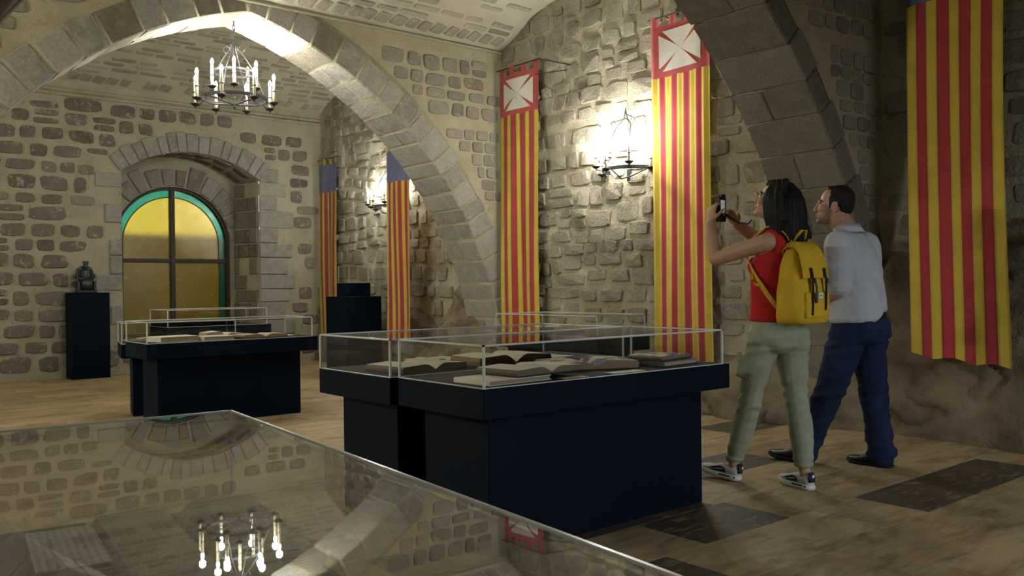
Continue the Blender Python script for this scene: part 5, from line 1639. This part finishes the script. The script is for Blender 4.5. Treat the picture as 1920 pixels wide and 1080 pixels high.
GREY_S = mat_plain('grey_strap', (0.06, 0.065, 0.075), None, 1, 0.6)
rb = ribbon([(-0.045, -0.104, 0.25), (-0.040, -0.112, 0.20), (-0.034, -0.110, 0.145), (-0.030, -0.106, 0.115)], 0.018, 0.003, (1, 0, 0))
mesh_obj('loose_strap_end', *rb, GREY_S, bp)
MB().box(0.000, 0.042, -0.1005, -0.0985, 0.140, 0.172, 0.001).obj('label', SH_S, bp)
MB().box(0.008, 0.034, -0.1012, -0.1006, 0.152, 0.156).obj('label_print', LEATHER_B, bp)
rb = ribbon([(-0.045, 0.050, 0.425), (-0.042, 0.010, 0.480), (-0.018, -0.012, 0.512), (0.018, -0.012, 0.512), (0.042, 0.010, 0.480), (0.045, 0.050, 0.425)], 0.026, 0.005, (0, 1, 0))
mesh_obj('handle', *rb, BPY_, bp, True)
for s in (-1, 1):
    q = lambda x, y, z: (4.27 + s * x - BO[0], y - BO[1], z - BO[2])
    rb = ribbon([q(0.055, 2.655, 1.335), q(0.080, 2.680, 1.410), q(0.094, 2.740, 1.468), q(0.098, 2.81, 1.458), q(0.108, 2.885, 1.395), q(0.132, 2.925, 1.320)], 0.050, 0.008, (1, 0, 0))
    so = mesh_obj('shoulder_strap', *rb, BPY_, bp, True)
    rb = ribbon([q(0.132, 2.925, 1.322), q(0.155, 2.885, 1.26), q(0.172, 2.83, 1.18), q(0.168, 2.765, 1.09), q(0.145, 2.70, 1.00)], 0.026, 0.006, (0, 0.4, 0.9))
    mesh_obj('webbing', *rb, BPY_, so, True)
    rb = ribbon([q(0.177, 2.85, 1.20), q(0.190, 2.845, 1.17), q(0.190, 2.82, 1.14), q(0.178, 2.80, 1.14)], 0.016, 0.003, (0, 0.4, 0.9))
    mesh_obj('strap_loop', *rb, BPY_, so, True)

# ------------------------------------------------------------------ man looking up beside her
MO = (5.06, 2.80, 0.0)
man = empty('person', MO, 'bearded man with receding dark hair, pale blue short-sleeved shirt and navy jeans', 'person')
mc = (5.045, 2.905, 1.632); MM = rotm(0.42, 0.10)
mp_, MT = head_parts(mc, MM, 1.05, True)
mSL, mSR = (4.870, 2.770, 1.385), (5.225, 2.790, 1.385)
mEL, mWL = (4.835, 2.770, 1.105), (4.945, 2.960, 1.000)
mER, mWR = (5.265, 2.790, 1.105), (5.170, 2.975, 1.010)
parts = mp_ + [limb([(5.05, 2.80, 1.39), (5.05, 2.825, 1.47), MT((0, -0.022, -0.06))], [0.078, 0.070, 0.068]),
    torso([(5.06, 2.755, 0.86, 0.165, 0.12), (5.06, 2.765, 1.0, 0.17, 0.125), (5.06, 2.78, 1.15, 0.175, 0.125), (5.06, 2.79, 1.28, 0.18, 0.12), (5.055, 2.79, 1.38, 0.165, 0.09), (5.05, 2.80, 1.44, 0.09, 0.06)]),
    limb([(5.05, 2.79, 1.40), mSL], [0.06, 0.062]), limb([(5.05, 2.79, 1.40), mSR], [0.06, 0.062]),
    limb([mSL, (4.845, 2.765, 1.24), mEL], [0.060, 0.052, 0.045]), limb([mEL, (4.895, 2.87, 1.05), mWL], [0.045, 0.043, 0.030]),
    limb([mSR, (5.25, 2.78, 1.24), mER], [0.060, 0.052, 0.045]), limb([mER, (5.23, 2.89, 1.05), mWR], [0.045, 0.043, 0.030]),
    limb([(4.96, 2.775, 0.86), (4.925, 2.885, 0.48), (4.965, 3.095, 0.09)], [0.095, 0.062, 0.045]), limb([(5.16, 2.755, 0.86), (5.195, 2.745, 0.46), (5.205, 2.700, 0.09)], [0.095, 0.062, 0.045]),
    limb([(4.965, 3.10, 0.10), (4.965, 3.20, 0.05)], [0.04, 0.035]), limb([(5.205, 2.70, 0.10), (5.205, 2.80, 0.05)], [0.04, 0.035])]
parts += hand(mWL, (0.55, 0.75, 0.05), (0.6, -0.5, -0.5), (0.0, 0.3, 1.0), (0.35, 0.5, 0.35), 0.05, 1.05, 0.3)
parts += hand(mWR, (-0.55, 0.75, 0.0), (-0.6, -0.5, -0.5), (0.0, 0.3, 1.0), (0.35, 0.5, 0.35), 0.05, 1.05, 0.3)
mbody = bake('body', parts, 0.0048, 3, SKIN_M, man, MO)
MI = np.array(MM.inverted())
def loc_head(p):
    return (p - np.array(mc)) @ MI.T / 1.05
def beard(p):
    q = loc_head(p)
    d = np.maximum(sstep(-0.045, -0.075, q[:, 2]), sstep(-0.012, -0.05, q[:, 2]) * sstep(0.060, 0.025, q[:, 1])) * sstep(-0.015, 0.02, q[:, 1]) * sstep(-0.135, -0.118, q[:, 2])
    mou = np.exp(-((q[:, 2] + 0.048) / 0.008) ** 2) * sstep(0.08, 0.09, q[:, 1]) * (np.abs(q[:, 0]) < 0.034)
    r = np.maximum(d * 0.80, mou * 0.75)
    lip = np.clip(1.5 - np.linalg.norm((q - np.array([0, 0.094, -0.066])) / np.array([0.024, 0.02, 0.0105]), axis=1), 0, 1)
    return np.where(np.linalg.norm(q, axis=1) < 0.2, r * (1 - lip), 0) * (0.85 + 0.3 * vnoise(p[:, 0] * 300, p[:, 2] * 300, 4))
paint(mbody, 'beard', beard, MO)
paint(mbody, 'lips', lambda p: np.where(np.linalg.norm(loc_head(p), axis=1) < 0.2, np.clip(1.3 - np.linalg.norm((loc_head(p) - np.array([0, 0.094, -0.066])) / np.array([0.024, 0.02, 0.0105]), axis=1), 0, 1), 0) * 0.7, MO)
eyes(MT, MM, 1.05, man, MO, HAIR_M)
def mh(co, no):
    r = fbm(co[:, 0] * 90, co[:, 2] * 90 + co[:, 1] * 60, 14, 2)
    return co + no * (0.004 * r)[:, None]
k_ = 1.05
Ek = lambda p, r: ell(MT(p), [x * k_ for x in r], MM)
bake('hair', [Ek((0, -0.030, 0.046), (0.080, 0.088, 0.080)), Ek((0, -0.062, 0.010), (0.076, 0.052, 0.070)), Ek((0.066, -0.014, 0.030), (0.015, 0.040, 0.040)), Ek((-0.066, -0.014, 0.030), (0.015, 0.040, 0.040)),
              Ek((0.070, 0.012, 0.006), (0.009, 0.012, 0.030)), Ek((-0.070, 0.012, 0.006), (0.009, 0.012, 0.030)), Ek((0, 0.020, 0.100), (0.036, 0.034, 0.018))], 0.006, 2, HAIR_M, man, MO, mh)
sh = [torso([(5.06, 2.765, 0.966, 0.188, 0.150), (5.06, 2.762, 0.985, 0.202, 0.163), (5.06, 2.765, 1.05, 0.202, 0.165), (5.06, 2.778, 1.15, 0.198, 0.158), (5.06, 2.788, 1.27, 0.200, 0.150), (5.055, 2.790, 1.36, 0.188, 0.120), (5.052, 2.795, 1.42, 0.130, 0.090), (5.05, 2.805, 1.455, 0.085, 0.075)], 28),
      limb([(5.00, 2.785, 1.37), mSL, (4.842, 2.766, 1.26), (4.830, 2.770, 1.130)], [0.085, 0.082, 0.076, 0.074]),
      limb([(5.10, 2.79, 1.37), mSR, (5.245, 2.782, 1.26), (5.262, 2.788, 1.130)], [0.085, 0.082, 0.076, 0.074])]
_w = wrinkle(0.018, 8, 27, 0.7)
def shirt_post(co, no):
    co = _w(co, no)
    f = np.maximum(sstep(2.66, 2.80, co[:, 1]), sstep(5.10, 4.98, co[:, 0]))          # hangs lower in front and on the near side
    co[:, 2] -= 0.062 * f * sstep(1.08, 0.97, co[:, 2])
    return co
shirt = bake('shirt', sh, 0.008, 3, SHIRT, man, MO, shirt_post)
cl_ = []
for k in range(25):                                   # turned-down collar
    a = 2 * math.pi * k / 24
    cl_.append((math.cos(a), math.sin(a)))
vs = []; fs = []
for (r, z, dy) in ((0.066, 1.455, 0.005), (0.070, 1.508, 0.012), (0.076, 1.512, 0.012), (0.096, 1.462, 0.0), (0.090, 1.458, 0.0)):
    for c, s in cl_[:-1]:
        vs.append((5.05 + r * c, 2.812 + dy + r * s * 0.98, z - 0.026 * max(0, s) ** 2))
for i in range(4):
    for k in range(24):
        fs.append((i * 24 + k, i * 24 + (k + 1) % 24, (i + 1) * 24 + (k + 1) % 24, (i + 1) * 24 + k))
mesh_obj('collar', *rel((vs, fs), MO), SHIRT, shirt, True)
for c_ in ((4.830, 2.770, 1.128), (5.262, 2.788, 1.128)):
    s_ = loft([((c_[0], c_[1], c_[2] + dz), (r, 0, 0), (0, r, 0)) for dz, r in ((-0.018, 0.062), (-0.014, 0.074), (0.012, 0.076), (0.016, 0.070))], 20)
    mesh_obj('sleeve_hem', *rel(s_, MO), SHIRT, shirt, True)
jt = [torso([(5.06, 2.755, 0.78, 0.175, 0.135), (5.06, 2.755, 0.86, 0.192, 0.148), (5.06, 2.760, 0.93, 0.186, 0.146), (5.06, 2.762, 0.965, 0.183, 0.145)], 26),
      ell((4.985, 2.70, 0.86), (0.098, 0.095, 0.10)), ell((5.135, 2.69, 0.86), (0.098, 0.095, 0.10)),
      limb([(4.965, 2.765, 0.86), (4.940, 2.815, 0.68), (4.925, 2.880, 0.48), (4.945, 2.975, 0.28), (4.965, 3.070, 0.075)], [0.118, 0.104, 0.086, 0.080, 0.080]),
      limb([(5.150, 2.755, 0.86), (5.180, 2.750, 0.68), (5.195, 2.740, 0.46), (5.202, 2.715, 0.26), (5.205, 2.695, 0.060)], [0.118, 0.104, 0.086, 0.082, 0.084])]
jeans = bake('jeans', jt, 0.008, 3, DENIM, man, MO, leg_folds([(0.46, 0.10), (0.12, 0.08), (0.76, 0.08)], None, 0.018))
s_ = loft([((5.06, 2.762, z), (a, 0, 0), (0, b, 0)) for z, a, b in ((0.930, 0.186, 0.150), (0.931, 0.195, 0.158), (0.963, 0.193, 0.156), (0.964, 0.186, 0.150))], 40)
mesh_obj('belt', *rel(s_, MO), SH_BS, man, True)
shoe(man, MO, (4.965, 3.035, 0.0), math.radians(94), 0.05, 0.295, 0.102, 'leather')
shoe(man, MO, (5.205, 2.628, 0.0), math.radians(90), 0.0, 0.295, 0.102, 'leather')
bpy.data.scenes.remove(_ts)
